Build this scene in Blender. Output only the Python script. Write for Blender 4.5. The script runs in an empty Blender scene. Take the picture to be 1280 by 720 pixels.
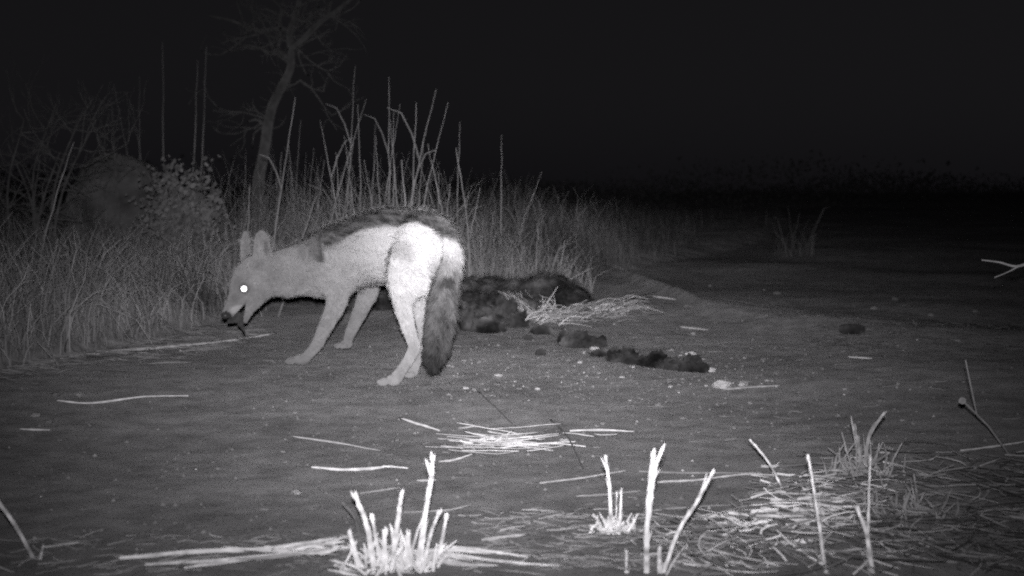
import bpy, bmesh, math, random
import numpy as np
from mathutils import Vector, Matrix, noise as mnoise
R = math.radians
random.seed(7); rng = np.random.default_rng(11)

# ------------------------------------------------------------------ camera
CAMZ, F, HOR = 0.465, 1667.0, 230.0
PITCH = math.atan((360 - HOR) / F)
sc = bpy.context.scene
COL = sc.collection
cam_d = bpy.data.cameras.new('camera'); cam = bpy.data.objects.new('camera', cam_d); COL.objects.link(cam)
cam.location = (0, 0, CAMZ); cam.rotation_euler = (math.pi/2 - PITCH, 0, 0)
cam_d.sensor_width = 36; cam_d.lens = 36 * F / 1280; cam_d.clip_start = 0.05; cam_d.clip_end = 500
cam_d.dof.use_dof = True; cam_d.dof.focus_distance = 2.7; cam_d.dof.aperture_fstop = 6.5
sc.camera = cam
# ------------------------------------------------------------------ night sky, camera trap flash, exposure
w = bpy.data.worlds.new('World'); sc.world = w; w.use_nodes = True
nt = w.node_tree; nt.nodes.clear()
sky = nt.nodes.new('ShaderNodeTexSky'); sky.sky_type = 'NISHITA'; sky.sun_disc = False
sky.sun_elevation = R(3); sky.sun_rotation = R(200)
bw = nt.nodes.new('ShaderNodeRGBToBW'); mul = nt.nodes.new('ShaderNodeMix'); mul.data_type = 'RGBA'
mul.inputs[0].default_value = 0.8; mul.inputs[7].default_value = (1.0, .93, 1.12, 1)
bg = nt.nodes.new('ShaderNodeBackground'); bg.inputs[1].default_value = 0.0056
wo = nt.nodes.new('ShaderNodeOutputWorld')
nt.links.new(sky.outputs[0], bw.inputs[0]); nt.links.new(bw.outputs[0], mul.inputs[6])
nt.links.new(mul.outputs[2], bg.inputs[0]); nt.links.new(bg.outputs[0], wo.inputs[0])
mul.blend_type = 'MIX'
fd = bpy.data.lights.new('infrared_flash', 'SPOT'); fl = bpy.data.objects.new('infrared_flash', fd); COL.objects.link(fl)
fl.location = (0.0, -0.01, CAMZ + 0.045)
fd.energy = 940; fd.spot_size = R(140); fd.spot_blend = 1.0; fd.shadow_soft_size = 0.012; fd.color = (.995, .965, 1.0)
fl.rotation_euler = (math.pi/2 - R(3.2), 0, R(1.2))
# the flash's lens throws a flat oval beam: strength falls off smoothly with the direction
fd.use_nodes = True; ln_ = fd.node_tree.nodes; lk = fd.node_tree.links
def lm(op, a, b=None):
    m_ = ln_.new('ShaderNodeMath'); m_.operation = op
    for i, v in enumerate((a, b)):
        if v is None: continue
        if isinstance(v, (int, float)): m_.inputs[i].default_value = v
        else: lk.new(v, m_.inputs[i])
    return m_.outputs[0]
geo = ln_.new('ShaderNodeNewGeometry'); sx = ln_.new('ShaderNodeSeparateXYZ'); lk.new(geo.outputs['Incoming'], sx.inputs[0])
ya = lm('MAXIMUM', lm('ABSOLUTE', sx.outputs[1]), .02); sgn = lm('SIGN', sx.outputs[1])
BX, BZ, SX, SZ = -.015, -.050, .285, .168
hx_ = lm('SUBTRACT', lm('MULTIPLY', lm('DIVIDE', sx.outputs[0], ya), sgn), BX); hz_ = lm('SUBTRACT', lm('MULTIPLY', lm('DIVIDE', sx.outputs[2], ya), sgn), BZ)
q_ = lm('ADD', lm('POWER', lm('ABSOLUTE', lm('DIVIDE', hx_, SX)), 2.0), lm('POWER', lm('ABSOLUTE', lm('DIVIDE', hz_, SZ)), 2.0))
beam = lm('ADD', lm('EXPONENT', lm('MULTIPLY', q_, -1.0)), .015)
lk.new(beam, ln_['Emission'].inputs['Strength'])
sc.view_settings.view_transform = 'Standard'; sc.view_settings.look = 'None'
sc.view_settings.exposure = 0; sc.view_settings.gamma = 1
sc.cycles.use_denoising = False; sc.cycles.use_adaptive_sampling = True; sc.cycles.adaptive_threshold = .12; sc.cycles.adaptive_min_samples = 16
sc.cycles.filter_width = 2.1
sc.cycles.max_bounces = 4; sc.cycles.diffuse_bounces = 2

# ------------------------------------------------------------------ helpers
def ray(px, py):
    a, b = (px - 640) / F, (360 - py) / F
    return Vector((a, math.cos(PITCH) + b*math.sin(PITCH), b*math.cos(PITCH) - math.sin(PITCH)))
def P(px, py, Y):
    r = ray(px, py); return Vector((0, 0, CAMZ)) + r * (Y / r.y)

def h2(ix, iy, s):
    n = (ix.astype(np.int64)*374761393 + iy.astype(np.int64)*668265263 + s*1442695041) & 0xffffffff
    n = ((n ^ (n >> 13)) * 1274126177) & 0xffffffff
    return ((n ^ (n >> 16)) & 0xffffff) / float(0xffffff)
def vn(x, y, s):
    x = np.asarray(x, float); y = np.asarray(y, float)
    ix, iy = np.floor(x), np.floor(y); fx, fy = x-ix, y-iy
    fx = fx*fx*fx*(fx*(fx*6-15)+10); fy = fy*fy*fy*(fy*(fy*6-15)+10)
    a, b, c, d = h2(ix, iy, s), h2(ix+1, iy, s), h2(ix, iy+1, s), h2(ix+1, iy+1, s)
    return (a*(1-fx)+b*fx)*(1-fy) + (c*(1-fx)+d*fx)*fy - .5
def fbm(x, y, f, s, o=3):
    t = 0; a = 1
    for k in range(o):
        t = t + a*vn(x*f + 17.3*k, y*f - 9.1*k, s+k); f *= 2.07; a *= .5
    return t
EDGE = np.array([(-2.4, 1.9), (-1.75, 2.6), (-1.3, 3.1), (-1.2, 3.55), (-1.1, 3.95), (-1.02, 4.5), (-.85, 5.3), (-.3, 6.0), (.2, 6.3), (.45, 7.0), (.8, 8.2), (1.35, 9.6), (2.3, 12), (3.6, 17), (6, 30)])
def inside(x, y):
    """how far (m, in y) a point lies behind the front edge of the grass"""
    return y - np.interp(x, EDGE[:, 0], EDGE[:, 1])
def sstep(a, b, v):
    t = np.clip((v-a)/(b-a), 0, 1); return t*t*(3-2*t)
def H(x, y):
    x = np.asarray(x, float); y = np.asarray(y, float)
    z = .035*fbm(x, y, .7, 3, 2) + .006*fbm(x, y, 3.1, 9, 2) + .0020*fbm(x, y, 13, 21, 2) + .0013*fbm(x, y, 60, 33, 2)
    z = z + .05*sstep(0, .9, inside(x, y)) + .02*sstep(0, .15, inside(x, y))*(fbm(x, y, 6, 5, 2)+.4)
    ln = np.interp(x, [.3, .55, .72, 1.1, 1.7, 3], [9.5, 7.4, 5.4, 4.75, 4.3, 3.9])
    far = sstep(0, .7, y - ln) * (x > .3)
    z = z - .05*far*sstep(.3, .7, x)
    z = z + .030*np.exp(-((y-ln+.45)/.38)**2)*sstep(.25, .7, x)*(1-sstep(1.3, 2.4, x))*(1+.5*fbm(x, y, 3, 301, 2))
    r = np.hypot(x, y); z = z * sstep(.2, 1.2, r)
    return z
def hz(x, y): return float(H(np.array([x]), np.array([y]))[0])
def G(px, py):
    """point of the terrain seen at a pixel"""
    r = ray(px, py); z = 0
    for _ in range(8):
        t = (z - CAMZ) / r.z; z = hz(r.x*t, r.y*t)
    return Vector((r.x*t, r.y*t, z))

def tag(o, label=None, cat=None, group=None, kind=None):
    if label: o['label'] = label
    if cat: o['category'] = cat
    if group: o['group'] = group
    if kind: o['kind'] = kind
    return o
def empty(name, loc):
    o = bpy.data.objects.new(name, None); COL.objects.link(o); o.location = loc; o.empty_display_size = .05; return o
def link(name, me, mat, parent=None, loc=None):
    o = bpy.data.objects.new(name, me); COL.objects.link(o)
    if mat: me.materials.append(mat)
    if parent: o.parent = parent; o.matrix_parent_inverse = Matrix.Translation(-Vector(parent.location))
    return o
def npmesh(name, V, Fq, tone=None, smooth=True):
    """V (n,3); Fq (m,k) with k = 3 or 4"""
    me = bpy.data.meshes.new(name); V = np.asarray(V, np.float32); Fq = np.asarray(Fq, np.int32); k = Fq.shape[1]
    me.vertices.add(len(V)); me.vertices.foreach_set('co', V.ravel())
    me.loops.add(Fq.size); me.loops.foreach_set('vertex_index', Fq.ravel())
    me.polygons.add(len(Fq)); me.polygons.foreach_set('loop_start', np.arange(0, Fq.size, k, dtype=np.int32))
    me.polygons.foreach_set('use_smooth', np.full(len(Fq), smooth))
    me.update(calc_edges=True); me.validate()
    if tone is not None:
        a = me.attributes.new('tone', 'FLOAT', 'POINT'); a.data.foreach_set('value', np.asarray(tone, np.float32))
    return me
class MB:
    """collects pieces into one mesh"""
    def __init__(s): s.v = []; s.f = []; s.t = []; s.n = 0; s.k = []; s.melt = .004
    def add(s, V, Fq, tone=1.0):
        V = np.asarray(V, float); Fq = np.asarray(Fq, int)
        if Fq.shape[1] == 3: Fq = np.hstack([Fq, Fq[:, 2:]])
        s.v.append(V); s.f.append(Fq + s.n); s.n += len(V); s.k.append(s.melt)
        s.t.append(np.full(len(V), tone) if np.isscalar(tone) else np.asarray(tone))
    def tube(s, pts, rad, sides=5, tone=1.0, flat=1.0, cap=True, tip=None):
        pts = [Vector(p) for p in pts]; n = len(pts); V = []
        ref = Vector((.13, -.9, .3)).normalized()
        for i, p in enumerate(pts):
            t = (pts[min(i+1, n-1)] - pts[max(i-1, 0)]).normalized()
            a = t.cross(ref)
            if a.length < 1e-3: a = t.cross(Vector((1, 0, 0)))
            a.normalize(); b = t.cross(a)
            r = rad[i] if hasattr(rad, '__len__') else rad
            for k in range(sides):
                an = 2*math.pi*k/sides
                V.append(p + a*math.cos(an)*r + b*math.sin(an)*r*flat)
        Fq = [(i*sides+k, i*sides+(k+1) % sides, (i+1)*sides+(k+1) % sides, (i+1)*sides+k) for i in range(n-1) for k in range(sides)]
        if cap:
            V.append(pts[0]); V.append(pts[-1]); c0, c1 = n*sides, n*sides+1
            Fq += [(c0, (k+1) % sides, k, k) for k in range(sides)]
            Fq += [(c1, (n-1)*sides+k, (n-1)*sides+(k+1) % sides, (n-1)*sides+(k+1) % sides) for k in range(sides)]
        s.add([tuple(v) for v in V], Fq, tone)
    def build(s, name, mat, parent=None, smooth=True):
        V = np.vstack(s.v); Fq = np.vstack(s.f); T = np.concatenate(s.t)
        me = bpy.data.meshes.new(name)
        tri = Fq[:, 2] == Fq[:, 3]
        faces = [tuple(f[:3]) if t else tuple(f) for f, t in zip(Fq.tolist(), tri)]
        me.from_pydata(V.tolist(), [], faces); me.update()
        a = me.attributes.new('tone', 'FLOAT', 'POINT'); a.data.foreach_set('value', T.astype(np.float32))
        if smooth: me.polygons.foreach_set('use_smooth', np.ones(len(me.polygons), bool))
        return link(name, me, mat, parent)
def crom(pts, sub):
    """Catmull-Rom through rows of numbers"""
    A = np.array(pts, float); A = np.vstack([2*A[0]-A[1], A, 2*A[-1]-A[-2]]); out = []
    for i in range(1, len(A)-2):
        for k in range(sub):
            t = k/sub
            out.append(.5*((2*A[i]) + (-A[i-1]+A[i+1])*t + (2*A[i-1]-5*A[i]+4*A[i+1]-A[i+2])*t*t + (-A[i-1]+3*A[i]-3*A[i+1]+A[i+2])*t**3))
    out.append(A[-2]); return np.array(out)

# ------------------------------------------------------------------ materials
def mat(name, base, var=.3, scale=20., rough=1.0, bump=0., bscale=60., tone=True, spec=0.0, detail=6., dark=None, dscale=6., dlow=.45, dhigh=.6):
    m = bpy.data.materials.new(name); m.use_nodes = True; n = m.node_tree.nodes; L = m.node_tree.links
    b = n['Principled BSDF']; b.inputs['Roughness'].default_value = rough
    b.inputs['Specular IOR Level'].default_value = spec
    if 'Diffuse Roughness' in b.inputs: b.inputs['Diffuse Roughness'].default_value = 1.0
    tc = n.new('ShaderNodeTexCoord')
    no = n.new('ShaderNodeTexNoise'); no.inputs['Scale'].default_value = scale; no.inputs['Detail'].default_value = detail
    L.new(tc.outputs['Object'], no.inputs['Vector'])
    mr = n.new('ShaderNodeMapRange'); mr.inputs['From Min'].default_value = .3; mr.inputs['From Max'].default_value = .7
    mr.inputs['To Min'].default_value = base*(1-var); mr.inputs['To Max'].default_value = base*(1+var)
    L.new(no.outputs['Fac'], mr.inputs['Value']); out = mr.outputs[0]
    if dark is not None:
        n2 = n.new('ShaderNodeTexNoise'); n2.inputs['Scale'].default_value = dscale; n2.inputs['Detail'].default_value = 5
        L.new(tc.outputs['Object'], n2.inputs['Vector'])
        r2 = n.new('ShaderNodeMapRange'); r2.inputs['From Min'].default_value = dlow; r2.inputs['From Max'].default_value = dhigh
        r2.inputs['To Min'].default_value = 1; r2.inputs['To Max'].default_value = dark
        L.new(n2.outputs['Fac'], r2.inputs['Value'])
        mm = n.new('ShaderNodeMath'); mm.operation = 'MULTIPLY'; L.new(out, mm.inputs[0]); L.new(r2.outputs[0], mm.inputs[1]); out = mm.outputs[0]
    if tone:
        at = n.new('ShaderNodeAttribute'); at.attribute_name = 'tone'
        mm = n.new('ShaderNodeMath'); mm.operation = 'MULTIPLY'; L.new(out, mm.inputs[0]); L.new(at.outputs['Fac'], mm.inputs[1]); out = mm.outputs[0]
    L.new(out, b.inputs['Base Color'])
    if bump:
        nb = n.new('ShaderNodeTexNoise'); nb.inputs['Scale'].default_value = bscale; nb.inputs['Detail'].default_value = 5
        L.new(tc.outputs['Object'], nb.inputs['Vector'])
        bp = n.new('ShaderNodeBump'); bp.inputs['Strength'].default_value = 1; bp.inputs['Distance'].default_value = bump
        L.new(nb.outputs['Fac'], bp.inputs['Height']); L.new(bp.outputs[0], b.inputs['Normal'])
    return m
M = {}
M['ground'] = mat('dusty_earth', .185, .24, 17, bump=.0035, bscale=190, tone=False, dark=.74, dscale=1.6, dlow=.42, dhigh=.62)
M['straw'] = mat('dry_straw', .80, .25, 60)
M['grass'] = mat('dead_grass', .19, .30, 8)
M['greystraw'] = mat('grey_weathered_straw', .34, .35, 60)
M['stone'] = mat('pale_stone', .62, .25, 60, bump=.003, bscale=120)
M['clod'] = mat('earth_clod', .20, .35, 50, bump=.004, bscale=120)
M['hide'] = mat('dark_hide', .078, .5, 40, bump=.010, bscale=110, dark=.4, dscale=11)
M['meat'] = mat('dark_meat', .04, .4, 60, rough=.6, spec=.3, bump=.003, bscale=200)
M['mound'] = mat('mound_earth', .13, .45, 9, bump=.06, bscale=22, tone=False)
M['bark'] = mat('grey_bark', .125, .35, 25, bump=.006, bscale=60)
M['leaf'] = mat('dull_leaf', .14, .3, 30)
M['twig'] = mat('dry_twig', .34, .3, 40, bump=.001, bscale=200)
M['darktwig'] = mat('dark_twig', .07, .3, 40)
M['fur'] = mat('jackal_coat', .70, .10, 90, bump=.0025, bscale=260)
M['furhair'] = mat('jackal_hairs', .72, .08, 120)
for k_ in ('fur', 'furhair'): M[k_].node_tree.nodes['Principled BSDF'].inputs['Diffuse Roughness'].default_value = .7
M['nose'] = mat('nose_skin', .03, .3, 90, rough=.5, spec=.4, tone=False)
def metal_eye():
    m = bpy.data.materials.new('eye_mirror_layer'); m.use_nodes = True; b = m.node_tree.nodes['Principled BSDF']
    b.inputs['Metallic'].default_value = 1; b.inputs['Base Color'].default_value = (.95, .95, .95, 1); b.inputs['Roughness'].default_value = .42
    return m
M['eye'] = metal_eye()

# ------------------------------------------------------------------ ground
def ground():
    ys = np.concatenate([np.linspace(-12, .6, 30)[:-1], .6*np.power(70/.6, np.linspace(0, 1, 900))])
    u = np.linspace(-1, 1, 760); u = .32*u + .68*u**3
    Y, U = np.meshgrid(ys, u, indexing='ij')
    X = U * (np.maximum(Y, 0)*1.5 + 3.2)
    Z = H(X, Y)
    V = np.stack([X, Y, Z], -1).reshape(-1, 3); nr, nc = X.shape
    i = (np.arange(nr-1)[:, None]*nc + np.arange(nc-1)[None]).ravel()
    o = link('ground', npmesh('ground', V, np.stack([i, i+1, i+nc+1, i+nc], 1)), M['ground'])
    tag(o, 'bare dusty earth of the track in front of and under the jackal', 'ground', kind='structure')
ground()

# ------------------------------------------------------------------ grass
def blades(bx, by, hgt, wid, lean, tones, segs=5, bend=.6, zoff=-.01, az=None):
    n = len(bx); bz = H(bx, by) + zoff
    az = rng.uniform(0, 2*np.pi, n) if az is None else az
    d = np.stack([np.cos(az), np.sin(az), np.zeros(n)], 1)
    fa = rng.uniform(-.9, .9, n); side = np.stack([np.cos(fa), np.sin(fa), np.zeros(n)], 1)
    base = np.stack([bx, by, bz], 1)
    kink = rng.normal(0, .05, (n, segs+1, 3)); kink[:, 0] = 0
    V = np.zeros((n, segs+1, 2, 3))
    for k in range(segs+1):
        t = k/segs; ang = lean*(t**(1+bend))
        c = base + d*(hgt*t*np.sin(ang))[:, None] + np.array([0, 0, 1.])*(hgt*t*np.cos(ang))[:, None] + kink[:, k]*(hgt*.6*t)[:, None]
        w_ = wid*(1-.8*t**2)
        V[:, k, 0] = c - side*w_[:, None]/2; V[:, k, 1] = c + side*w_[:, None]/2
    b0 = (np.arange(n)*(segs+1)*2)[:, None] + (np.arange(segs)*2)[None]; b0 = b0.ravel()
    Fq = np.stack([b0, b0+1, b0+3, b0+2], 1)
    return V.reshape(-1, 3), Fq, np.repeat(tones, (segs+1)*2)
def grass_field():
    Vs = []; Fs = []; Ts = []; n0 = 0
    def put(r):
        nonlocal n0
        Vs.append(r[0]); Fs.append(r[1]+n0); Ts.append(r[2]); n0 += len(r[0])
    # litter and short blades, thick and tangled
    for (n, y0, y1, h0, h1, w0, ln) in ( ( 46000, 2.6, 9, .05, .24, .0026, 1.5), (26000, 6, 20, .08, .38, .0040, .9), (9000, 3, 9, .02, .12, .0045, 1.5)):
        y = rng.uniform(y0, y1, n*3); x = rng.uniform(-.62, .62, n*3)*(y+1.2)
        a = inside(x, y)
        dens = sstep(-.12, .35, a) * np.clip(.35 + 1.4*(fbm(x, y, 2.2, 50, 3)+.3), .05, 1)
        dens = np.where(a < .05, dens*.8, dens)*np.clip(1.25 - .085*a, .25, 1)*np.interp(x/np.maximum(y, .1), [.05, .10, .15], [1, .42, .05])
        k = rng.random(n*3) < dens; x, y = x[k][:n], y[k][:n]; a = a[k][:n]; m = len(x)
        hh = rng.uniform(h0, h1, m)*(.5+.5*sstep(-.1, .5, a))*(1+.9*np.clip(fbm(x, y, 1.6, 71, 2), -.5, .6))
        hh = hh*np.where(x < -.5-.05*y, 1.0, 1.0)*np.interp(x/np.maximum(y, .1), [0.0, .08, .16, .25], [1, .72, .55, .35])
        put(blades(x, y, hh, w0*rng.uniform(.6, 1.4, m), np.abs(rng.normal(0, ln*.6, m)), rng.uniform(.45, 1.5, m)*np.clip(1+1.3*fbm(x, y, 2.6, 91, 2), .35, 1.8)))
    V, Fq, T = np.vstack(Vs), np.vstack(Fs), np.concatenate(Ts)
    o = link('dead_grass', npmesh('dead_grass', V, Fq, T, smooth=False), M['grass'])
    tag(o, 'tangled dead grass covering the bank behind and left of the jackal', 'grass', kind='stuff')
    n = 1900; x = rng.uniform(-.42, -.14, n)*rng.uniform(3, 6.5, n); y = np.abs(x)/rng.uniform(.2, .42, n); k = (inside(x, y) > -.05) & (y < 7); x, y = x[k], y[k]; n = len(x)
    V, Fq, T = blades(x, y, rng.uniform(.08, .34, n), rng.uniform(.002, .005, n), np.abs(rng.normal(1.0, .55, n)), rng.uniform(.8, 2.0, n), bend=.4)
    o = link('fallen_straws', npmesh('fallen_straws', V, Fq, T, smooth=False), M['grass'])
    tag(o, 'paler broken straws leaning every way through the left grass', 'straws', kind='stuff')
grass_field()

def tall_stems(name, label, specs, group=None, cat='grass tussock', mt='grass', extra=0, er=.2, eh=(.2, .5), tone=1.35, foot=None):
    """specs: (px_base, px_top, py_top, Y, kink pixels) stems of one tussock; the foot is on the ground at depth Y"""
    x0 = np.mean([(s[0]-640)/F*s[3] for s in specs]); y0 = np.mean([s[3] for s in specs])
    root = Vector((x0, y0, hz(x0, y0))); mb = MB()
    for s in specs:
        pb, pt, py, Y = s[:4]; dx = (s[4] if len(s) > 4 else 0); wd = (s[5] if len(s) > 5 else .0032)
        bx = (pb-640)/F*Y; b = Vector((bx, Y, hz(bx, Y)-.01)); t = P(pt, py, Y + random.uniform(-.15, .15))
        mid = (b+t)/2 + Vector((dx/F*Y, random.uniform(-.04, .04), 0))
        c = crom([tuple(b)+(1,), tuple(mid)+(.8,), tuple(t)+(.35,)], 6)
        for q in range(1, len(c)-1): c[q, 0] += random.gauss(0, .0015)
        mb.tube([Vector(q[:3]) for q in c], [q[3]*wd for q in c], 3, tone*random.uniform(.75, 1.25))
        if random.random() < .3:                      # a leaf hanging off the stem
            q = c[random.randint(3, 8)]; p = Vector(q[:3]); sgn = random.choice((-1, 1)); l = random.uniform(.08, .22)
            pts = [p, p+Vector((sgn*l*.15, 0, l*.5)), p+Vector((sgn*l*.35, 0, l*.9)), p+Vector((sgn*l*.62, 0, l*1.0))]
            mb.tube(pts, [wd*.9, wd*.9, wd*.7, wd*.3], 3, tone*random.uniform(.6, 1.1), flat=.4)
    if extra:
        a = rng.uniform(0, 2*np.pi, extra); r = er*np.sqrt(rng.random(extra))
        V, Fq, T = blades(x0+np.cos(a)*r, y0+np.sin(a)*r, rng.uniform(eh[0]*.6, eh[1], extra), .003*rng.uniform(.6, 1.4, extra), np.abs(rng.normal(0, .7, extra)), rng.uniform(.5, 1.6, extra))
        mb.add(V, Fq, T)
    o = mb.build(name, M[mt], smooth=False); recenter(o, root)
    return tag(o, label, cat, group)
def recenter(o, root):
    o.data.transform(Matrix.Translation(-Vector(root))); o.location = root

gt = 'tall dry grass tussocks behind the jackal'
tall_stems('grass_tussock', 'tall dry tussock whose long bare stems cross above the jackal\'s shoulder', [
    (424, 444, 82, 5.4, 2), (395, 458, 124, 5.3, -6), (440, 420, 190, 5.4, -4), (432, 400, 150, 5.5, 5), (452, 470, 150, 5.6, 3), (445, 447, 130, 5.3, 3), (458, 430, 170, 5.4, 0), (410, 442, 175, 5.3, 2)], gt, extra=260, er=.22, eh=(.2, .55))
tall_stems('grass_tussock', 'tallest central tussock, its stems fanning above the dark saddle of the jackal', [
    (478, 486, 96, 5.3, 3), (470, 500, 130, 5.3, -4), (505, 520, 128, 5.2, 2, .004), (498, 545, 112, 5.2, -8, .004), (512, 560, 128, 5.4, -6), (485, 492, 140, 5.2, 2), (490, 470, 170, 5.4, -4), (500, 488, 150, 5.1, 2), (507, 502, 200, 5.1, 3, .006), (515, 530, 170, 5.3, 0), (480, 455, 200, 5.4, 3)], gt, extra=320, er=.24, eh=(.25, .6))
tall_stems('grass_tussock', 'tussock of leaning stems beside the jackal\'s rump', [
    (565, 520, 190, 5.2, 6), (560, 535, 180, 5.4, 6), (586, 570, 185, 5.1, 6, .004), (578, 575, 152, 5.3, -5), (545, 563, 230, 5.2, 0), (556, 586, 240, 5.4, 2), (550, 548, 215, 5.2, 0), (570, 600, 235, 5.4, 0)], gt, extra=300, er=.26, eh=(.15, .42))
tall_stems( 'grass_stalk', 'single upright thin grass stem standing alone right of the tussocks', [(626, 627, 168, 5.8, 0, .0030)], None, 'grass stem')
tall_stems( 'grass_stalk', 'slanting feathery grass stem leaning right above the carcass', [(640, 677, 215, 6.2, -6, .003), (640, 668, 240, 6.2, -3, .002)], None, 'grass stem')
tall_stems('grass_tussock', 'low pale tussock spreading behind the dark dome of the carcass', [
    (690, 740, 335, 5.5, -5, .003), (688, 722, 322, 5.5, -4, .003), (680, 700, 308, 5.6, 0, .004), (672, 640, 300, 5.6, 0, .003), (668, 672, 285, 5.6, 0, .004), (695, 706, 300, 5.6, 0, .004)], gt, extra=170, er=.2, eh=(.12, .3))
tall_stems('grass_tussock', 'short bushy tussock between the rump and the upright stem', [
    (596, 604, 275, 5.6, 0), (605, 618, 262, 5.7, 0), (600, 590, 285, 5.6, 0)], gt, extra=260, er=.28, eh=(.15, .36))
tall_stems('grass_tussock', 'faint dark tussock far off on the right of the track', [
    (985, 970, 270, 9.5, 0, .004), (990, 1000, 265, 9.6, 0, .004), (992, 965, 285, 9.6, 0, .004), (1000, 1022, 275, 9.6, 0, .004), (1005, 1030, 262, 9.8, 0, .004), (995, 985, 258, 9.8, 0, .004)], None, extra=60, er=.16, eh=(.1, .3), tone=.8)
tall_stems( 'reed', 'pair of tall reed stems rising close together beyond the leafy shrub', [(233, 247, 75, 6.9, 2, .0045), (240, 258, 58, 7.1, 2, .0045)], None, 'reed')
tall_stems( 'reed', 'tallest thin reed standing above the earthen mound', [(205, 203, 52, 7.4, 0, .0045)], None, 'reed')
tall_stems( 'reed', 'crossing dry reeds leaning over the earthen mound', [(172, 174, 95, 7.3, 0, .004), (175, 142, 105, 7.3, 2, .0035), (190, 165, 130, 7.4, 2, .0035)], None, 'reed')
tall_stems( 'grass_stalk', 'long pale stalk leaning right in front of the bare tree', [(330, 369, 122, 4.9, -2, .0042)], None, 'grass stem', tone=1.3)
tall_stems( 'grass_stalk', 'broken bent stalk leaning over the grass left of the bare tree', [(345, 395, 245, 4.7, 0, .0045), (300, 312, 230, 5.0, 0, .004)], None, 'grass stem')
tall_stems('grass_tussock', 'sparse tussock growing around the foot of the bare tree', [
    (330, 322, 205, 6.4, 0), (345, 352, 190, 6.4, 0), (372, 360, 175, 6.2, 0), (380, 392, 185, 6.0, 0), (356, 376, 150, 6.4, 2), (388, 405, 200, 6, 0)], gt, extra=420, er=.42, eh=(.25, .6))
gl = 'dry stalks in the left grass'
tall_stems( 'grass_stalk', 'long pale stalk curving up at the left edge of the grass', [(38, 92, 178, 4.6, -8, .004)], gl, 'grass stem')
tall_stems( 'grass_stalk', 'kinked stalk leaning left low in the left grass', [(95, 75, 325, 3.9, 6, .0035)], gl, 'grass stem')
tall_stems( 'grass_stalk', 'straight stalk slanting right in the left grass', [(45, 72, 298, 3.9, 0, .0035)], gl, 'grass stem')

# ------------------------------------------------------------------ earthen mound
def lump(mb, c, rx, ry, rz, amp=.25, fr=3., sub=4, tone=1.0, rot=0, sq=1.0, seed=0):
    bm = bmesh.new(); bmesh.ops.create_icosphere(bm, subdivisions=sub, radius=1)
    V = []
    for v in bm.verts:
        p = v.co.copy(); n_ = mnoise.fractal(p*fr + Vector((seed*3.1, seed*7.7, 0)), .8, 2.1, 5)
        p *= 1 + amp*n_
        p = Vector([math.copysign(abs(q)**sq, q) for q in p])
        p = Vector((p.x*rx, p.y*ry, p.z*rz)); p.rotate(Matrix.Rotation(rot, 3, 'Z')); V.append(p + Vector(c))
    Fq = [[v.index for v in f.verts] for f in bm.faces]
    mb.add([tuple(v) for v in V], Fq, tone); bm.free()
mb = MB(); Ym = 6.9
c = P(150, 262, Ym); lump(mb, (c.x, c.y, .22), .27, .30, .40, .10, 2.0, 5, sq=.82, seed=1)
c2 = P(110, 262, Ym-.05); lump(mb, (c2.x, c2.y, .16), .17, .25, .27, .12, 2.5, 4, seed=2)
o = mb.build('earth_mound', M['mound']); recenter(o, (c.x, c.y, 0))
tag(o, 'rounded earthen mound standing in the grass on the left', 'mound')

# ------------------------------------------------------------------ bare tree
def branch(mb, pts, r0, r1, sides=7, tone=1.0, sub=5):
    c = crom([tuple(p) for p in pts], sub); n = len(c)
    mb.tube([Vector(q) for q in c], [r0+(r1-r0)*(i/(n-1)) for i in range(n)], sides, tone)
def twigs(mb, start, d, l, r, depth):
    if depth == 0 or l < .05: return
    p = Vector(start); pts = [p.copy()]
    for k in range(4):
        d = (d + Vector((random.gauss(0, .22), random.gauss(0, .22), random.gauss(.03, .18)))).normalized()
        p = p + d*l/4; pts.append(p.copy())
    mb.tube(pts, [r*(1-.13*i) for i in range(5)], 4)
    for k in range(random.randint(2, 3)):
        q = pts[random.randint(1, 4)]
        nd = (d + Vector((random.gauss(0, .8), random.gauss(0, .6), random.gauss(.1, .6)))).normalized()
        twigs(mb, q, nd, l*random.uniform(.5, .8), r*.55, depth-1)
def tree():
    Y = 7.6; bx = (325-640)/F*Y; root = Vector((bx, Y, hz(bx, Y)))
    e = empty('bare_tree', root); tag(e, 'thin crooked bare tree rising behind the grass left of centre', 'tree')
    t = MB(); k = lambda x, y, dy=0: P(x, y, Y+dy)
    branch(t, [root+Vector((0, 0, -.05)), k(322, 240), k(330, 190), k(338, 140), k(350, 112), k(362, 88), k(364, 66), k(362, 40), k(372, 10), k(380, -40)], .037, .013, 8)
    t.build('trunk', M['bark'], e)
    b = MB()
    branch(b, [k(362, 78), k(352, 66, .1), k(335, 66, .1), k(325, 60, .2), k(305, 56, .2)], .018, .005)
    branch(b, [k(363, 62), k(380, 48, -.1), k(400, 28, -.1), k(420, 14, -.1), k(450, -10, 0)], .02, .008)
    branch(b, [k(362, 40), k(350, 36, .1), k(320, 38, .1), k(290, 26, .2), k(262, 20, .2)], .016, .005)
    branch(b, [k(345, 36, .1), k(310, 46, .1), k(285, 52, .3)], .008, .003)
    branch(b, [k(334, 160), k(322, 150, .1), k(310, 152, .2)], .012, .004)
    for (x, y, n_) in ((364, 80, 5), (372, 60, 5), (390, 38, 5), (320, 62, 3), (310, 40, 5), (362, 20, 5), (410, 20, 5), (375, 100, 3), (350, 36, 3), (336, 150, 4)):
        for _ in range(n_):
            twigs(b, k(x, y), Vector((random.gauss(0, 1), random.gauss(0, .6), random.gauss(.1, .6))).normalized(), random.uniform(.12, .32), .006, 3)
    b.build('crown', M['bark'], e)
tree()

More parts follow.
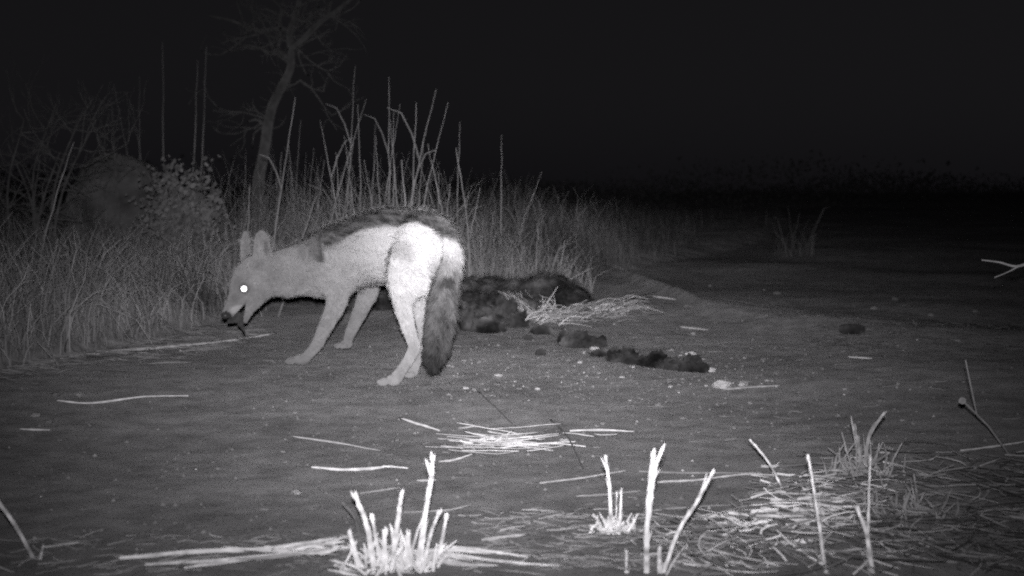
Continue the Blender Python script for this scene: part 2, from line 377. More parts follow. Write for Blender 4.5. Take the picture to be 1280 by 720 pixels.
# ------------------------------------------------------------------ shrubs
def leafy():
    Y = 5.7; x0 = (232-640)/F*Y; root = Vector((x0, Y, hz(x0, Y)))
    e = empty('leafy_shrub', root); tag(e, 'low shrub with small pale rounded leaves beside the earthen mound', 'shrub')
    st = MB(); lf = MB()
    for i in range(120):
        tx = random.gauss(226, 30); ty = random.triangular(172, 300, 235) + abs(tx-225)*.5
        t = P(tx, ty, Y+random.uniform(-.2, .25)); b = root + Vector((random.gauss(0, .05), random.gauss(0, .05), -.01))
        mid = (b+t)/2+Vector((random.gauss(0, .03), random.gauss(0, .03), random.uniform(.0, .05)))
        c = crom([tuple(b), tuple(mid), tuple(t)], 5); st.tube([Vector(q) for q in c], [.0016* ( 1-.07* j) for j in range(len(c))], 4)
        for _ in range(random.randint(6, 16)):
            q = Vector(c[random.randint(6, 10)]) + Vector([random.gauss(0, .022) for _ in range(3)])
            n_ = Vector((random.gauss(0, .7), -1, random.gauss(.3, .7))).normalized(); u_ = n_.orthogonal().normalized(); v_ = n_.cross(u_); s = random.uniform(.007, .015)
            a0 = random.uniform(0, 6)
            V = [q + u_*math.cos(a0+k)*s + v_*math.sin(a0+k)*s*.72 + n_*(.003 if k % 2 else 0) for k in (0, 1.05, 2.1, 3.14, 4.2, 5.25)]
            lf.add([tuple(v) for v in V], [(0, 1, 2, 3), (0, 3, 4, 5)], random.uniform(.6, 1.5))
    st.build('stem', M['bark'], e); lf.build('foliage', M['leaf'], e, smooth=False)
leafy()
def dead_shrub(px, Y, label, tops, spread, n):
    x0 = (px-640)/F*Y; root = Vector((x0, Y, hz(x0, Y))); mb = MB()
    for (tx, ty) in tops:
        t = P(tx, ty, Y+random.uniform(-.2, .2)); b = root+Vector((random.gauss(0, .04), 0, -.02))
        mid = (b+t)/2+Vector((random.gauss(0, .05), 0, .03)); c = crom([tuple(b), tuple(mid), tuple(t)], 6)
        mb.tube([Vector(q) for q in c], [.007*(1-.06*j) for j in range(len(c))], 5)
        for _ in range(n):
            q = Vector(c[random.randint(4, 12)]); twigs(mb, q, Vector((random.gauss(0, 1), random.gauss(0, .5), random.gauss(.3, .6))).normalized(), random.uniform(.1, spread), .0026, 3)
    o = mb.build('dead_shrub', M['bark']); recenter(o, root); tag(o, label, 'shrub')
dead_shrub(50, 5.6, 'leafless twiggy shrub at the far left edge, level with the mound', [(30, 150), (70, 130), (75, 190), (10, 180), (50, 200), (105, 135), (120, 150)], .3, 7)
dead_shrub(150, 6.2, 'dead branching bush just behind the top of the mound', [(140, 132), (110, 140), (146, 190)], .14, 3)

# ------------------------------------------------------------------ carcass
def fused(name, mb, mtl, voxel, root, smooth_it=2, hairs=0, hl=.02, parent=None, dirv=None):
    """voxel-remesh the collected lumps into one continuous surface"""
    tmp = mb.build('tmp', None)
    md = tmp.modifiers.new('r', 'REMESH'); md.mode = 'VOXEL'; md.voxel_size = voxel
    if smooth_it: s_ = tmp.modifiers.new('s', 'SMOOTH'); s_.iterations = smooth_it; s_.factor = .5
    dg = bpy.context.evaluated_depsgraph_get(); me = bpy.data.meshes.new_from_object(tmp.evaluated_get(dg))
    bpy.data.objects.remove(tmp)
    me.name = name
    while me.materials: me.materials.pop()
    n = len(me.vertices); co = np.zeros(n*3); me.vertices.foreach_get('co', co); co = co.reshape(-1, 3)
    if 'tone' in me.attributes: me.attributes.remove(me.attributes['tone'])
    me.polygons.foreach_set('use_smooth', np.ones(len(me.polygons), bool))
    return me, co
def melted(name, mb, vox):
    """one skin over all the pieces, each melting softly into what is already there"""
    import openvdb as vdb
    lo = np.min([v.min(0) for v in mb.v], 0) - .05; hi = np.max([v.max(0) for v in mb.v], 0) + .05
    nx = np.ceil((hi-lo)/vox).astype(int); acc = np.full(tuple(nx), .04, np.float32); n0 = 0
    for V, Fq, k in zip(mb.v, mb.f, mb.k):
        Q = Fq - n0; n0 += len(V); tri = Q[Q[:, 2] == Q[:, 3]][:, :3]; quad = Q[Q[:, 2] != Q[:, 3]]
        g = vdb.FloatGrid.createLevelSetFromPolygons(((V-lo)/vox).astype(np.float32), triangles=tri.astype(np.uint32), quads=quad.astype(np.uint32), halfWidth=8.0)
        i0 = np.maximum(np.floor((V.min(0)-lo)/vox).astype(int) - 9, 0); i1 = np.minimum(np.ceil((V.max(0)-lo)/vox).astype(int) + 9, nx)
        A = np.full(tuple(i1-i0), 8.0, np.float32); g.copyToArray(A, ijk=tuple(int(q) for q in i0)); A = A*vox
        sl = tuple(slice(a, b) for a, b in zip(i0, i1)); B = acc[sl]
        h_ = np.clip(k - np.abs(A-B), 0, None)/k; acc[sl] = np.minimum(A, B) - h_*h_*k*.25
    out = vdb.FloatGrid(float(.04)); out.copyFromArray(acc)
    P_, Qd = out.convertToQuads(isovalue=0.0); me = bpy.data.meshes.new(name)
    me.from_pydata((P_.astype(float)*vox + lo).tolist(), [], Qd[:, ::-1].tolist()); me.update(); me.validate()
    bm = bmesh.new(); bm.from_mesh(me); seen = set(); best = []
    for v0 in bm.verts:                              # keep the largest closed skin only
        if v0.index in seen: continue
        st_ = [v0]; seen.add(v0.index); comp = []
        while st_:
            v = st_.pop(); comp.append(v)
            for e_ in v.link_edges:
                o_ = e_.other_vert(v)
                if o_.index not in seen: seen.add(o_.index); st_.append(o_)
        if len(comp) > len(best): best, comp = comp, best
    keep = set(v.index for v in best); bmesh.ops.delete(bm, geom=[v for v in bm.verts if v.index not in keep], context='VERTS')
    bmesh.ops.recalc_face_normals(bm, faces=bm.faces); bm.to_mesh(me); bm.free(); me.update()
    me.polygons.foreach_set('use_smooth', np.ones(len(me.polygons), bool))
    co = np.zeros(len(me.vertices)*3); me.vertices.foreach_get('co', co); return me, co.reshape(-1, 3)
def sample_surface(me, n):
    me.calc_loop_triangles(); m = len(me.loop_triangles)
    ti = np.zeros(m*3, np.int32); me.loop_triangles.foreach_get('vertices', ti); ti = ti.reshape(-1, 3)
    co = np.zeros(len(me.vertices)*3); me.vertices.foreach_get('co', co); co = co.reshape(-1, 3)
    no = np.zeros(len(me.vertices)*3); me.vertices.foreach_get('normal', no); no = no.reshape(-1, 3)
    A, B, C = co[ti[:, 0]], co[ti[:, 1]], co[ti[:, 2]]
    ar = np.linalg.norm(np.cross(B-A, C-A), axis=1); k = rng.choice(m, n, p=ar/ar.sum())
    a, b = rng.random(n), rng.random(n); f = a+b > 1; a[f], b[f] = 1-a[f], 1-b[f]; c = 1-a-b
    p = A[k]*a[:, None]+B[k]*b[:, None]+C[k]*c[:, None]
    q = no[ti[k, 0]]*a[:, None]+no[ti[k, 1]]*b[:, None]+no[ti[k, 2]]*c[:, None]
    return p, q/np.maximum(np.linalg.norm(q, axis=1), 1e-6)[:, None]
def hair_mesh(name, p, nrm, groom, ln, wd, tone, jit=.35, lift=.45):
    n = len(p); g = groom - nrm*np.sum(groom*nrm, 1)[:, None]
    g = g/np.maximum(np.linalg.norm(g, axis=1), 1e-6)[:, None] + rng.normal(0, jit, (n, 3))
    d = g*(1-lift) + nrm*lift; d /= np.linalg.norm(d, axis=1)[:, None]
    s = np.cross(d, nrm); s /= np.maximum(np.linalg.norm(s, axis=1), 1e-6)[:, None]
    L_ = ln[:, None]; W = wd[:, None] if hasattr(wd, '__len__') else wd
    a = p - nrm*.001 - s*W/2; b = p - nrm*.001 + s*W/2; m1 = p + d*L_*.55; c1 = m1 - s*W*.35; c2 = m1 + s*W*.35
    tip = p + d*L_ - nrm*L_*.12 + g*0.0
    V = np.stack([a, b, c2, c1, tip], 1).reshape(-1, 3); i = np.arange(n)*5
    Fq = np.vstack([np.stack([i, i+1, i+2, i+3], 1), np.stack([i+3, i+2, i+4, i+4], 1)])
    me = bpy.data.meshes.new(name)
    nq = n; loops = np.concatenate([Fq[:nq].ravel(), Fq[nq:, :3].ravel()])
    me.vertices.add(len(V)); me.vertices.foreach_set('co', V.astype(np.float32).ravel())
    me.loops.add(len(loops)); me.loops.foreach_set('vertex_index', loops.astype(np.int32))
    me.polygons.add(2*n); me.polygons.foreach_set('loop_start', np.concatenate([np.arange(n)*4, n*4+np.arange(n)*3]).astype(np.int32))
    me.polygons.foreach_set('use_smooth', np.ones(2*n, bool)); me.update(calc_edges=True)
    at = me.attributes.new('tone', 'FLOAT', 'POINT'); at.data.foreach_set('value', np.repeat(tone, 5).astype(np.float32))
    return me
def remains(name, label, cat, lumps, hairs, hl, voxel=.006, group=None):
    rough = cat != 'carcass'
    mb = MB()
    for i, (px, py, Y, rx, ry, rz, amp, fr) in enumerate(lumps):
        c_ = P(px, py, Y); c_.z = max(c_.z, hz(c_.x, c_.y) + .45*rz)
        lump(mb, c_, rx, ry, rz, amp, fr, 4, seed=i+3+len(label))
        if rough:
            for k in range(7):
                a_ = random.uniform(0, 6.28); lump(mb, c_+Vector((math.cos(a_)*rx*random.uniform(.3, 1), math.sin(a_)*ry*.7, random.uniform(-.3, .9)*rz)), rx*random.uniform(.15, .38), ry*random.uniform(.15, .38), rz*random.uniform(.25, .6), .5, 5, 2, seed=k+i*9)
    me, co = fused(name, mb, None, voxel*(.7 if rough else 1), None, 0 if rough else 1)
    t = 1 + 1.0*fbm(co[:, 0], co[:, 2]*1.5+co[:, 1], 22, 61, 3)
    t = t*(1+1.1*fbm(co[:, 0], co[:, 2]*1.5+co[:, 1], 7, 81, 2)); a = me.attributes.new('tone', 'FLOAT', 'POINT'); a.data.foreach_set('value', np.clip(t, .3, 2.4) .astype( np.float32) )
    if rough: hairs = hairs//3; hl *= .7
    p, q = sample_surface(me, hairs)
    gr = np.tile(np.array([.5, -.2, -.8]), (hairs, 1)) + rng.normal(0, .5, (hairs, 3))
    tn = np.clip(1 + 1.0*fbm(p[:, 0], p[:, 2]*1.5+p[:, 1], 22, 61, 3) + rng.normal(0, .35, hairs), .3, 2.6)
    hm = hair_mesh('fur', p, q, gr, hl*rng.uniform(.4, 1.3, hairs), .0014, tn, .4, .3)
    c = P(*lumps[0][:3]); root = Vector((c.x, c.y, hz(c.x, c.y)))
    o = link(name, me, M['hide']); recenter(o, root); tag(o, label, cat, group)
    hm.transform(Matrix.Translation(-root)); ho = bpy.data.objects.new('fur', hm); COL.objects.link(ho); hm.materials.append(M['hide']); ho.parent = o
    return o
remains('carcass', 'long dark furry carcass lying on the track behind the jackal', 'carcass', [
    (684, 372, 4.9, .125, .15, .088, .14, 1.8), (705, 377, 4.85, .10, .12, .066, .14, 2.2), (728, 388, 4.8, .05, .08, .035, .25, 3),
    (612, 368, 5.0, .085, .12, .066, .22, 3.2), (640, 372, 4.98, .075, .11, .068, .2, 3), (588, 372, 4.95, .07, .1, .075, .3, 3.5), (604, 392, 4.7, .06, .08, .055, .5, 5), (582, 402, 4.6, .05, .07, .06, .5, 5), (636, 398, 4.6, .05, .07, .04, .5, 5), (560, 385, 4.9, .08, .1, .075, .45, 4),
    ] + [(random.uniform(574, 662), random.uniform(372, 408), random.uniform(4.55, 4.85), random.uniform(.014, .04), random.uniform(.02, .04), random.uniform(.012, .035), .6, 5) for _ in range(46)] + [
    (520, 378, 5.0, .12, .13, .070, .4, 4), (460, 384, 4.95, .10, .11, .055, .45, 4), (405, 386, 5.2, .10, .10, .04, .45, 4)], 15000, .040, .008)
gr_ = 'dark scraps torn from the carcass'
remains('hide_scrap', 'rounded dark lump on the ground just right of the jackal\'s tail', 'hide scrap', [(610, 414, 4.2, .052, .05, .038, .25, 3), (586, 408, 4.25, .03, .04, .05, .3, 4)], 1200, .015, .004, gr_)
remains('hide_scrap', 'dark lump touching the straw at its left end', 'hide scrap', [(647, 404, 4.35, .035, .04, .035, .3, 4), (632, 392, 4.4, .04, .04, .045, .35, 4)], 900, .015, .004, gr_)
remains('hide_scrap', 'small dark lump lying just below the straw heap', 'hide scrap', [(678, 416, 4.15, .035, .03, .018, .3, 4)], 500, .012, .004, gr_)
remains('hide_scrap', 'jagged dark scrap lying between the straw heap and the row of remains', 'hide scrap', [(722, 432, 3.85, .045, .04, .030, .45, 5), (742, 440, 3.82, .035, .03, .022, .45, 5), (706, 430, 3.9, .02, .02, .03, .4, 5)], 1000, .014, .004, gr_)
remains('hide_scrap', 'long knobbly row of dark remains right of the track centre', 'hide scrap', [(752, 458, 3.62, .026, .025, .012, .6, 6), (772, 461, 3.5, .026, .028, .018, .7, 6), (788, 464, 3.46, .022, .026, .024, .7, 6), (806, 466, 3.43, .020, .03, .015, .7, 6), (822, 466, 3.40, .026, .03, .027, .5, 6), (840, 474, 3.36, .028, .03, .020, .6, 6), (835, 462, 3.40, .010, .012, .012, .6, 6)], 1800, .014, .003, gr_)
remains('hide_scrap', 'dark pointed chunk at the right end of the row of remains', 'hide scrap', [(864, 474, 3.32, .030, .030, .022, .4, 4), (868, 462, 3.32, .020, .024, .024, .2, 3), (869, 452, 3.33, .010, .014, .014, .2, 3), (879, 474, 3.30, .014, .02, .016, .3, 3)], 1100, .010, .003, gr_)
for (px, py, s, lab) in ((676, 444, .012, 'tiny dark crumb left of the jagged scrap'), (768, 441, .011, 'tiny dark crumb right of the jagged scrap'), (782, 444, .013, 'small dark crumb above the row of remains'), (660, 425, .010, 'tiny dark crumb below the straw heap')):
    g = G(px, py); mb = MB(); lump(mb, g+Vector((0, 0, s*.5)), s*1.3, s, s, .3, 4, 3, seed=px)
    o = mb.build('dark_crumb', M['hide']); recenter(o, g); tag(o, lab, 'crumb', gr_)

# ------------------------------------------------------------------ the jackal
def jackal():
    e = empty('jackal', Vector((-.22, 3.2, hz(-.22, 3.2))))
    tag(e, 'black-backed jackal bending down to feed, one eye shining, tail hanging', 'jackal')
    mb = MB()
    def loft(rows, sub=6, sides=20, up=Vector((0, 0, 1)), lat=None):
        """rows: px, py, Y, radius along the height, radius across (m)"""
        A = [tuple(P(r[0], r[1], r[2])) + (r[3], r[4]) for r in rows]
        c = crom(A, sub); n = len(c); V = []
        for i in range(n):
            p = Vector(c[i, :3]); t = (Vector(c[min(i+1, n-1), :3]) - Vector(c[max(i-1, 0), :3])).normalized()
            if lat is None: a = t.cross(up).normalized()
            else: a = (lat - t*lat.dot(t)).normalized()
            b = a.cross(t).normalized()
            for k in range(sides):
                an = 2*math.pi*k/sides; V.append(p + a*math.cos(an)*c[i, 4] + b*math.sin(an)*c[i, 3])
        Fq = [(i*sides+k, i*sides+(k+1) % sides, (i+1)*sides+(k+1) % sides, (i+1)*sides+k) for i in range(n-1) for k in range(sides)]
        # rounded caps
        t0 = (Vector(c[0, :3])-Vector(c[1, :3])).normalized()*min(c[0, 3], c[0, 4])*.6; t1 = (Vector(c[-1, :3])-Vector(c[-2, :3])).normalized()*min(c[-1, 3], c[-1, 4])*.6
        V.append(Vector(c[0, :3])+t0); V.append(Vector(c[-1, :3])+t1); c0, c1 = n*sides, n*sides+1
        Fq += [(c0, (k+1) % sides, k, k) for k in range(sides)] + [(c1, (n-1)*sides+k, (n-1)*sides+(k+1) % sides, (n-1)*sides+(k+1) % sides) for k in range(sides)]
        mb.add([tuple(v) for v in V], Fq)
    fw = Vector((-math.cos(R(42)), math.sin(R(42)), 0)); lf = Vector((-fw.y, fw.x, 0))   # forward, animal's left (towards the lens)
    mb.melt = .012
    # trunk and neck
    loft([(556, 310, 3.12, .050, .045), (545, 308, 3.15, .072, .058), (522, 305, 3.21, .083, .072), (490, 306, 3.28, .092, .074), (460, 311, 3.36, .092, .072), (430, 321, 3.42, .090, .070),
          (405, 331, 3.46, .088, .064), (380, 336, 3.48, .071, .052), (352, 342, 3.49, .062, .046), (330, 346, 3.49, .052, .044)])
    # head in profile, turned a little towards the lens
    hl_ = Vector((.30, -.95, .05)).normalized()
    loft([(334, 340, 3.50, .044, .040), (322, 343, 3.49, .053, .045), (311, 352, 3.47, .048, .044), (303, 362, 3.45, .037, .034), (297, 372, 3.435, .026, .024), (291, 382, 3.42, .020, .0185), (286, 390, 3.41, .016, .0155), (283, 394, 3.405, .012, .012)], 6, 20, lat=hl_)
    loft([(326, 361, 3.485, .036, .034), (319, 373, 3.47, .026, .024), (313, 386, 3.455, .014, .016), (309, 395, 3.44, .0085, .012), (306.5, 402, 3.43, .006, .008)], 5, 14, lat=hl_)   # lower jaw
    mb.melt = .030
    # fuller haunch and rump, so that thigh, hip and buttock run into one form
    for (px, py, Y, rx_, ry_, rz_) in ((545, 300, 3.135, .040, .040, .045), (546, 322, 3.115, .036, .036, .045), (530, 296, 3.15, .045, .045, .045), (508, 335, 3.14, .036, .040, .045)):
        lump(mb, P(px, py, Y), rx_, ry_, rz_, 0, 1, 3)
    mb.melt = .012
    # brow and cheek
    for (px, py, Y, r) in ((305, 356, 3.425, .012), (318, 362, 3.445, .022), (330, 362, 3.46, .026)):
        lump(mb, P(px, py, Y), r, r*.8, r, 0, 1, 3)
    mb.melt = .006
    # ears
    def ear(bx, by, tx, ty, Y, wpx, face, lean=0):
        b = P(bx, by, Y); t = P(tx, ty, Y+lean); ax = (t-b); L_ = ax.length; ax.normalize()
        f = Vector(face); f = (f - ax*f.dot(ax)).normalized(); s = ax.cross(f).normalized(); W = wpx/F*Y/2
        nk, nv = 24, 16; V = []
        for j in range(nv):
            v = j/(nv-1); ww = W*float(np.interp(v, [0, .3, .55, .8, .93, 1], [.98, 1.12, 1.08, .88, .62, .30])); D = max(.0045, ww*.62)
            for k in range(nk):
                an = 2*math.pi*k/nk; cx_, sy_ = math.cos(an), math.sin(an)
                dep = sy_*D
                if sy_ > 0: dep = -D*.38*(1-abs(cx_)**3)*min(1, v*4)*(1-v*.4) + .0015
                V.append(tuple(b + ax*L_*v + s*ww*cx_ + f*dep))
        Fq = [(a*nk+k, a*nk+(k+1) % nk, (a+1)*nk+(k+1) % nk, (a+1)*nk+k) for a in range(nv-1) for k in range(nk)]
        V += [tuple(b), tuple(t)]; c0 = nv*nk
        Fq += [(c0, (k+1) % nk, k, k) for k in range(nk)] + [(c0+1, (nv-1)*nk+k, (nv-1)*nk+(k+1) % nk, (nv-1)*nk+(k+1) % nk) for k in range(nk)]
        mb.add(V, Fq)
    ear(306, 338, 306, 288, 3.515, 17, (-.55, -.83, .0))
    ear(328, 338, 326, 287.5, 3.455, 23, (-.30, -.95, .1))
    mb.melt = .026
    # near hind leg
    def leg(rows, sides=14): loft(rows, 6, sides, lat=lf)
    leg([(526, 272, 3.215, .028, .016), (522, 300, 3.165, .056, .040), (514, 330, 3.125, .062, .042), (505, 356, 3.105, .042, .032), (504, 380, 3.10, .025, .021), (509, 404, 3.10, .0185, .017), (515, 424, 3.10, .0155, .014), (518, 434, 3.10, .0165, .014), (511, 449, 3.085, .0135, .013), (502, 463, 3.07, .0125, .0125), (496, 471, 3.06, .014, .015)])
    leg([(546, 288, 3.18, .028, .018), (541, 312, 3.14, .052, .037), (528, 338, 3.11, .050, .034), (515, 362, 3.10, .034, .025)])
    # far hind leg
    leg([(540, 315, 3.25, .055, .042), (528, 350, 3.25, .045, .034), (522, 376, 3.24, .026, .020), (527, 400, 3.24, .017, .015), (531, 426, 3.24, .0155, .014), (526, 442, 3.23, .0125, .0125), (519, 457, 3.20, .012, .012), (516, 462, 3.195, .013, .014)])
    # near front leg
    leg([(408, 306, 3.455, .028, .018), (412, 330, 3.42, .052, .032), (420, 355, 3.40, .043, .030), (421, 376, 3.395, .030, .025), (413, 396, 3.40, .024, .020), (403, 416, 3.41, .0185, .0165), (396, 431, 3.42, .016, .0155), (386, 443, 3.425, .0135, .014), (377, 451, 3.425, .014, .016)])
    # far front leg, lifted in mid step
    leg([(418, 318, 3.46, .040, .030), (436, 335, 3.51, .050, .035), (459, 358, 3.56, .036, .026), (455, 378, 3.58, .025, .021), (446, 398, 3.60, .020, .018), (439, 414, 3.61, .0165, .015), (435, 424, 3.62, .014, .014)])
    mb.melt = .004
    # paws: pad and four toes
    def paw(px, py, Y, d, s=1.0, zl=None):
        c = P(px, py, Y); d = Vector(d).normalized(); sd = Vector((-d.y, d.x, 0)).normalized()
        g = hz(c.x, c.y) if zl is None else zl
        c.z = g + .0125
        lump(mb, c, .019*s, .019*s, .013, 0, 1, 3)
        for k, (o_, f_) in enumerate(((-1.5, .016), (-.5, .025), (.5, .025), (1.5, .016))):
            q = c + sd*o_*.0140*s + d*f_*.95*s; q.z = g + .010
            bm_r = .0074*s; lump(mb, q, bm_r*1.15, bm_r*1.15, bm_r*1.1, 0, 1, 3)
            q2 = q + d*.009*s; q2.z = g+.0075; lump(mb, q2, .0065*s, .0065*s, .0065*s, 0, 1, 2)
    paw(492, 477, 3.055, (-.9, .2, 0)); paw(514, 467, 3.19, (-.55, -.5, 0), .95)
    paw(375, 454, 3.42, (-1, .1, 0)); paw(433, 428, 3.62, (-.5, -.3, 0), .9, P(433, 432, 3.62).z-.008)
    mb.melt = .016
    # tail
    loft([(548, 286, 3.14, .020, .020), (561, 296, 3.09, .022, .022), (566, 318, 3.06, .022, .022), (561, 345, 3.04, .026, .026), (555, 370, 3.03, .031, .033), (551, 400, 3.025, .033, .034), (547, 428, 3.02, .030, .031), (543, 448, 3.02, .024, .025), (542, 460, 3.02, .013, .013) ], 6, 16)
    me, co = melted('body', mb, .0034)
    # melt the muscle masses of trunk, haunch and shoulder into each other; head, feet and lower legs keep their detail
    ne = len(me.edges); ed = np.zeros(ne*2, np.int32); me.edges.foreach_get('vertices', ed); ed = ed.reshape(-1, 2); nvt = len(co)
    cnt = np.bincount(ed.ravel(), minlength=nvt).astype(float)[:, None]
    hdist = np.linalg.norm(co - np.array(P(312, 350, 3.46)), axis=1)
    wt = (sstep(.16, .235, co[:, 2])*sstep(.10, .15, hdist))[:, None]*.6
    for _ in range(8):
        sm = np.stack([np.bincount(ed[:, 0], co[ed[:, 1], a_], nvt) + np.bincount(ed[:, 1], co[ed[:, 0], a_], nvt) for a_ in range(3)], 1)/np.maximum(cnt, 1)
        co = co + (sm - co)*wt
    me.vertices.foreach_set('co', co.astype(np.float32).ravel()); me.update()
    # coat pattern: albedo per point, from where on the body it is
    def pix(c):
        r = c - np.array([0, 0, CAMZ]); cp, sp = math.cos(PITCH), math.sin(PITCH)
        dep = r[:, 1]*cp - r[:, 2]*sp; up = r[:, 1]*sp + r[:, 2]*cp
        return 640 + F*r[:, 0]/dep, 360 - F*up/dep
    spine = crom([tuple(P(*q)) for q in ((575, 300, 3.10), (556, 274, 3.14), (530, 261, 3.20), (490, 254, 3.29), (455, 261, 3.36), (425, 279, 3.42), (405, 288, 3.46), (375, 300, 3.48), (350, 310, 3.49), (330, 318, 3.49))], 10)
    tailc = crom([tuple(P(*q)) for q in ((555, 284, 3.13), (563, 300, 3.08), (566, 318, 3.06), (561, 345, 3.04), (554, 370, 3.03), (549, 400, 3.025), (546, 428, 3.02), (543, 448, 3.02), (542, 467, 3.02))], 6)
    def coat(c):
        d = np.full(len(c), 9.); si = np.zeros(len(c))
        for i, s in enumerate(spine):
            q = np.linalg.norm(c - s, axis=1); k = q < d; d[k] = q[k]; si[k] = i
        dt = np.full(len(c), 9.); ti = np.zeros(len(c))
        for i, s in enumerate(tailc):
            q = np.linalg.norm(c - s, axis=1); k = q < dt; dt[k] = q[k]; ti[k] = i
        n1 = fbm(c[:, 0]*1+c[:, 1]*.6, c[:, 2], 45, 5, 3); n2 = fbm(c[:, 0]+c[:, 1]*.6, c[:, 2], 160, 15, 2)
        x, y = c[:, 0], c[:, 2]
        fwd = c[:, 0]*fw.x + c[:, 1]*fw.y; f0 = P(545, 308, 3.15).dot(fw)
        u = (fwd - f0)                     # 0 at the rump, .36 at the shoulder
        t = np.interp(u, [-.06, 0, .10, .22, .34, .48, .56], [.74, .70, .62, .45, .35, .28, .26])    # pale rump, tawny front
        t = t*(1 + .15*n1)
        legz = c[:, 2]
        k = (1-sstep(.16, .27, legz))*(1-sstep(.17, .22, u)); t = t*(1-k) + (np.interp(legz, [0, .1, .25], [.42, .50, .62]) + .1*n1)*k     # pale hind legs
        k = (1-sstep(.12, .24, legz))*sstep(.17, .22, u)*(1-sstep(.50, .56, u)); t = t*(1-k) + (.31+.06*n1)*k
        # softer fawn patches along the flank and thigh
        m_ = fbm(c[:, 0]+c[:, 1]*.6, c[:, 2], 17, 25, 2); t = t*(1 + .12*m_)
        A_ = np.array(P(505, 312, 3.10)); dd = np.linalg.norm((c-A_)*np.array([.8, .4, 1.3]), axis=1); k = (1-sstep(.006, .045, dd+.03*m_)); t = t*(1-.30*k)
        A_ = np.array(P(545, 283, 3.12)); dd = np.linalg.norm((c-A_)*np.array([.7, .4, 1.6]), axis=1); k = (1-sstep(.006, .02, dd)); t = t*(1-.35*k)
        t = t*(1-.30*sstep(.25, .30, u)*(1-sstep(.0, .05, np.abs(u-.36)))*0)
        # dark saddle with silvery flecks, down to a jagged lower edge
        wdt = np.interp(si, [0, 8, 14, 22, 32, 42, 50, 56, 60], [.050, .060, .070, .084, .094, .094, .088, .05, .0]) + .010*n1
        sad = 1 - sstep(wdt-.007, wdt+.005, d)
        fleck = np.clip(.085 + .13*n2 + .02*n1 + .20*(1-sstep(.010, .045, d)), .035, .42)
        t = t*(1-sad) + fleck*sad
        # pale rim in front of the saddle and dark bar on the shoulder
        for (ax_, ay_, Yk, bx_, by_, wv, vv) in ((417, 282, 3.42, 420, 294, .006, .22), (396, 296, 3.41, 399, 320, .016, .09), (386, 294, 3.42, 390, 312, .022, .17), (370, 302, 3.43, 374, 316, .020, .20) ) :
            A_, B_ = np.array(P(ax_, ay_, Yk)), np.array(P(bx_, by_, Yk-.03)); ab = B_-A_
            cc = c - A_; s_ = np.clip((cc@ab)/(ab@ab), 0, 1); dd = np.linalg.norm((cc - s_[:, None]*ab)*np.array([1, .12, 1]), axis=1)
            k = (1 - sstep(wv*.5, wv*1.3, dd + .003*n1)); t = t*(1-k) + vv*k
        # tail: grey mottled with dark tip and a dark spot
        intail = (dt < .055) & (ti > 8)
        tt = np.interp(ti, [0, 8, 16, 24, 34, 41, 46], [.25, .24, .17, .13, .10, .05, .035]) * ( 1+.6* n1+.9* n2)
        k = sstep(8, 20, ti)*(1-sstep(.048, .062, dt)); t = t*(1-k) + tt*k
        sp_ = np.linalg.norm((c - np.array(P(560, 350, 3.01)))*np.array([1, .4, 1]), axis=1); k = 1 - sstep(.010, .020, sp_+.004*n1); t = t*(1-k) + .07*k
        # head: darker muzzle bridge, pale lips, dark inside of the ears' edge
        S = np.array(P(305, 361, 3.42)); eye = np.linalg.norm(c-S, axis=1)
        k = (1-sstep(.010, .018, eye)); t = t*(1-k*.35)
        nose = np.linalg.norm(c-np.array(P(283, 395, 3.40)), axis=1); t = np.where(nose < .013, .05, t)
        for (ex, ey, Yk, rr, v_) in ((297, 352, 3.42, .016, .80), (293, 372, 3.41, .013, .82), (318, 352, 3.43, .018, 1.12), (312, 374, 3.43, .013, 1.2), (322, 330, 3.45, .016, .85)):
            q = np.linalg.norm((c-np.array(P(ex, ey, Yk)))*np.array([1, .5, 1]), axis=1); k = 1-sstep(rr*.4, rr*1.3, q); t = t*(1-k+k*v_)
        lip = np.linalg.norm((c-np.array(P(299, 387, 3.41)))*np.array([.8, .5, 1.6]), axis=1); k = 1-sstep(.012, .024, lip); t = t*(1-k)+.45*k
        for (ex, ey, YY, rr, v_) in ((331, 309, 3.45, .006, .13), (322.5, 310, 3.45, .005, .36), (306, 310, 3.51, .006, .21)):
            q = np.linalg.norm((c-np.array(P(ex, ey, YY)))*np.array([1, .3, .30]), axis=1); k = (1-sstep(rr*.6, rr*1.4, q)); t = t*(1-k) + v_*k
        return np.clip(t, .03, .92)
    tn = coat(co)
    a = me.attributes.new('tone', 'FLOAT', 'POINT'); a.data.foreach_set('value', tn.astype(np.float32))
    body = link('body', me, M['fur'], e); body.location = e.location; body.matrix_parent_inverse = Matrix.Translation(-Vector(e.location)); me.transform(Matrix.Translation(-Vector(e.location)))
    me2 = me.copy(); me2.transform(Matrix.Translation(Vector(e.location))); me2.update()
    n = 110000; p, q = sample_surface(me2, n); bpy.data.meshes.remove(me2)
    fwd = p[:, 0]*fw.x + p[:, 1]*fw.y - P(545, 308, 3.15).dot(fw); z = p[:, 2]
    groom = np.tile(np.array(-fw*.8 + Vector((0, 0, -.45))), (n, 1))
    dh = np.linalg.norm(p - np.array(P(283, 394, 3.4)), axis=1)
    hd = dh < .17; groom[hd] = p[hd] - np.array(P(283, 394, 3.4)); groom[hd] /= np.linalg.norm(groom[hd], axis=1)[:, None]
    low = (z < .2) & ~hd; groom[low] = np.array([.1, 0, -1])
    dt = np.min(np.stack([np.linalg.norm(p-s, axis=1) for s in tailc[::2]]), axis=0); it = (dt < .05) & (z < .31) & (p[:, 0] > -.22) & (p[:, 1] < 3.09)
    groom[it] = np.array([0, 0, -1.])
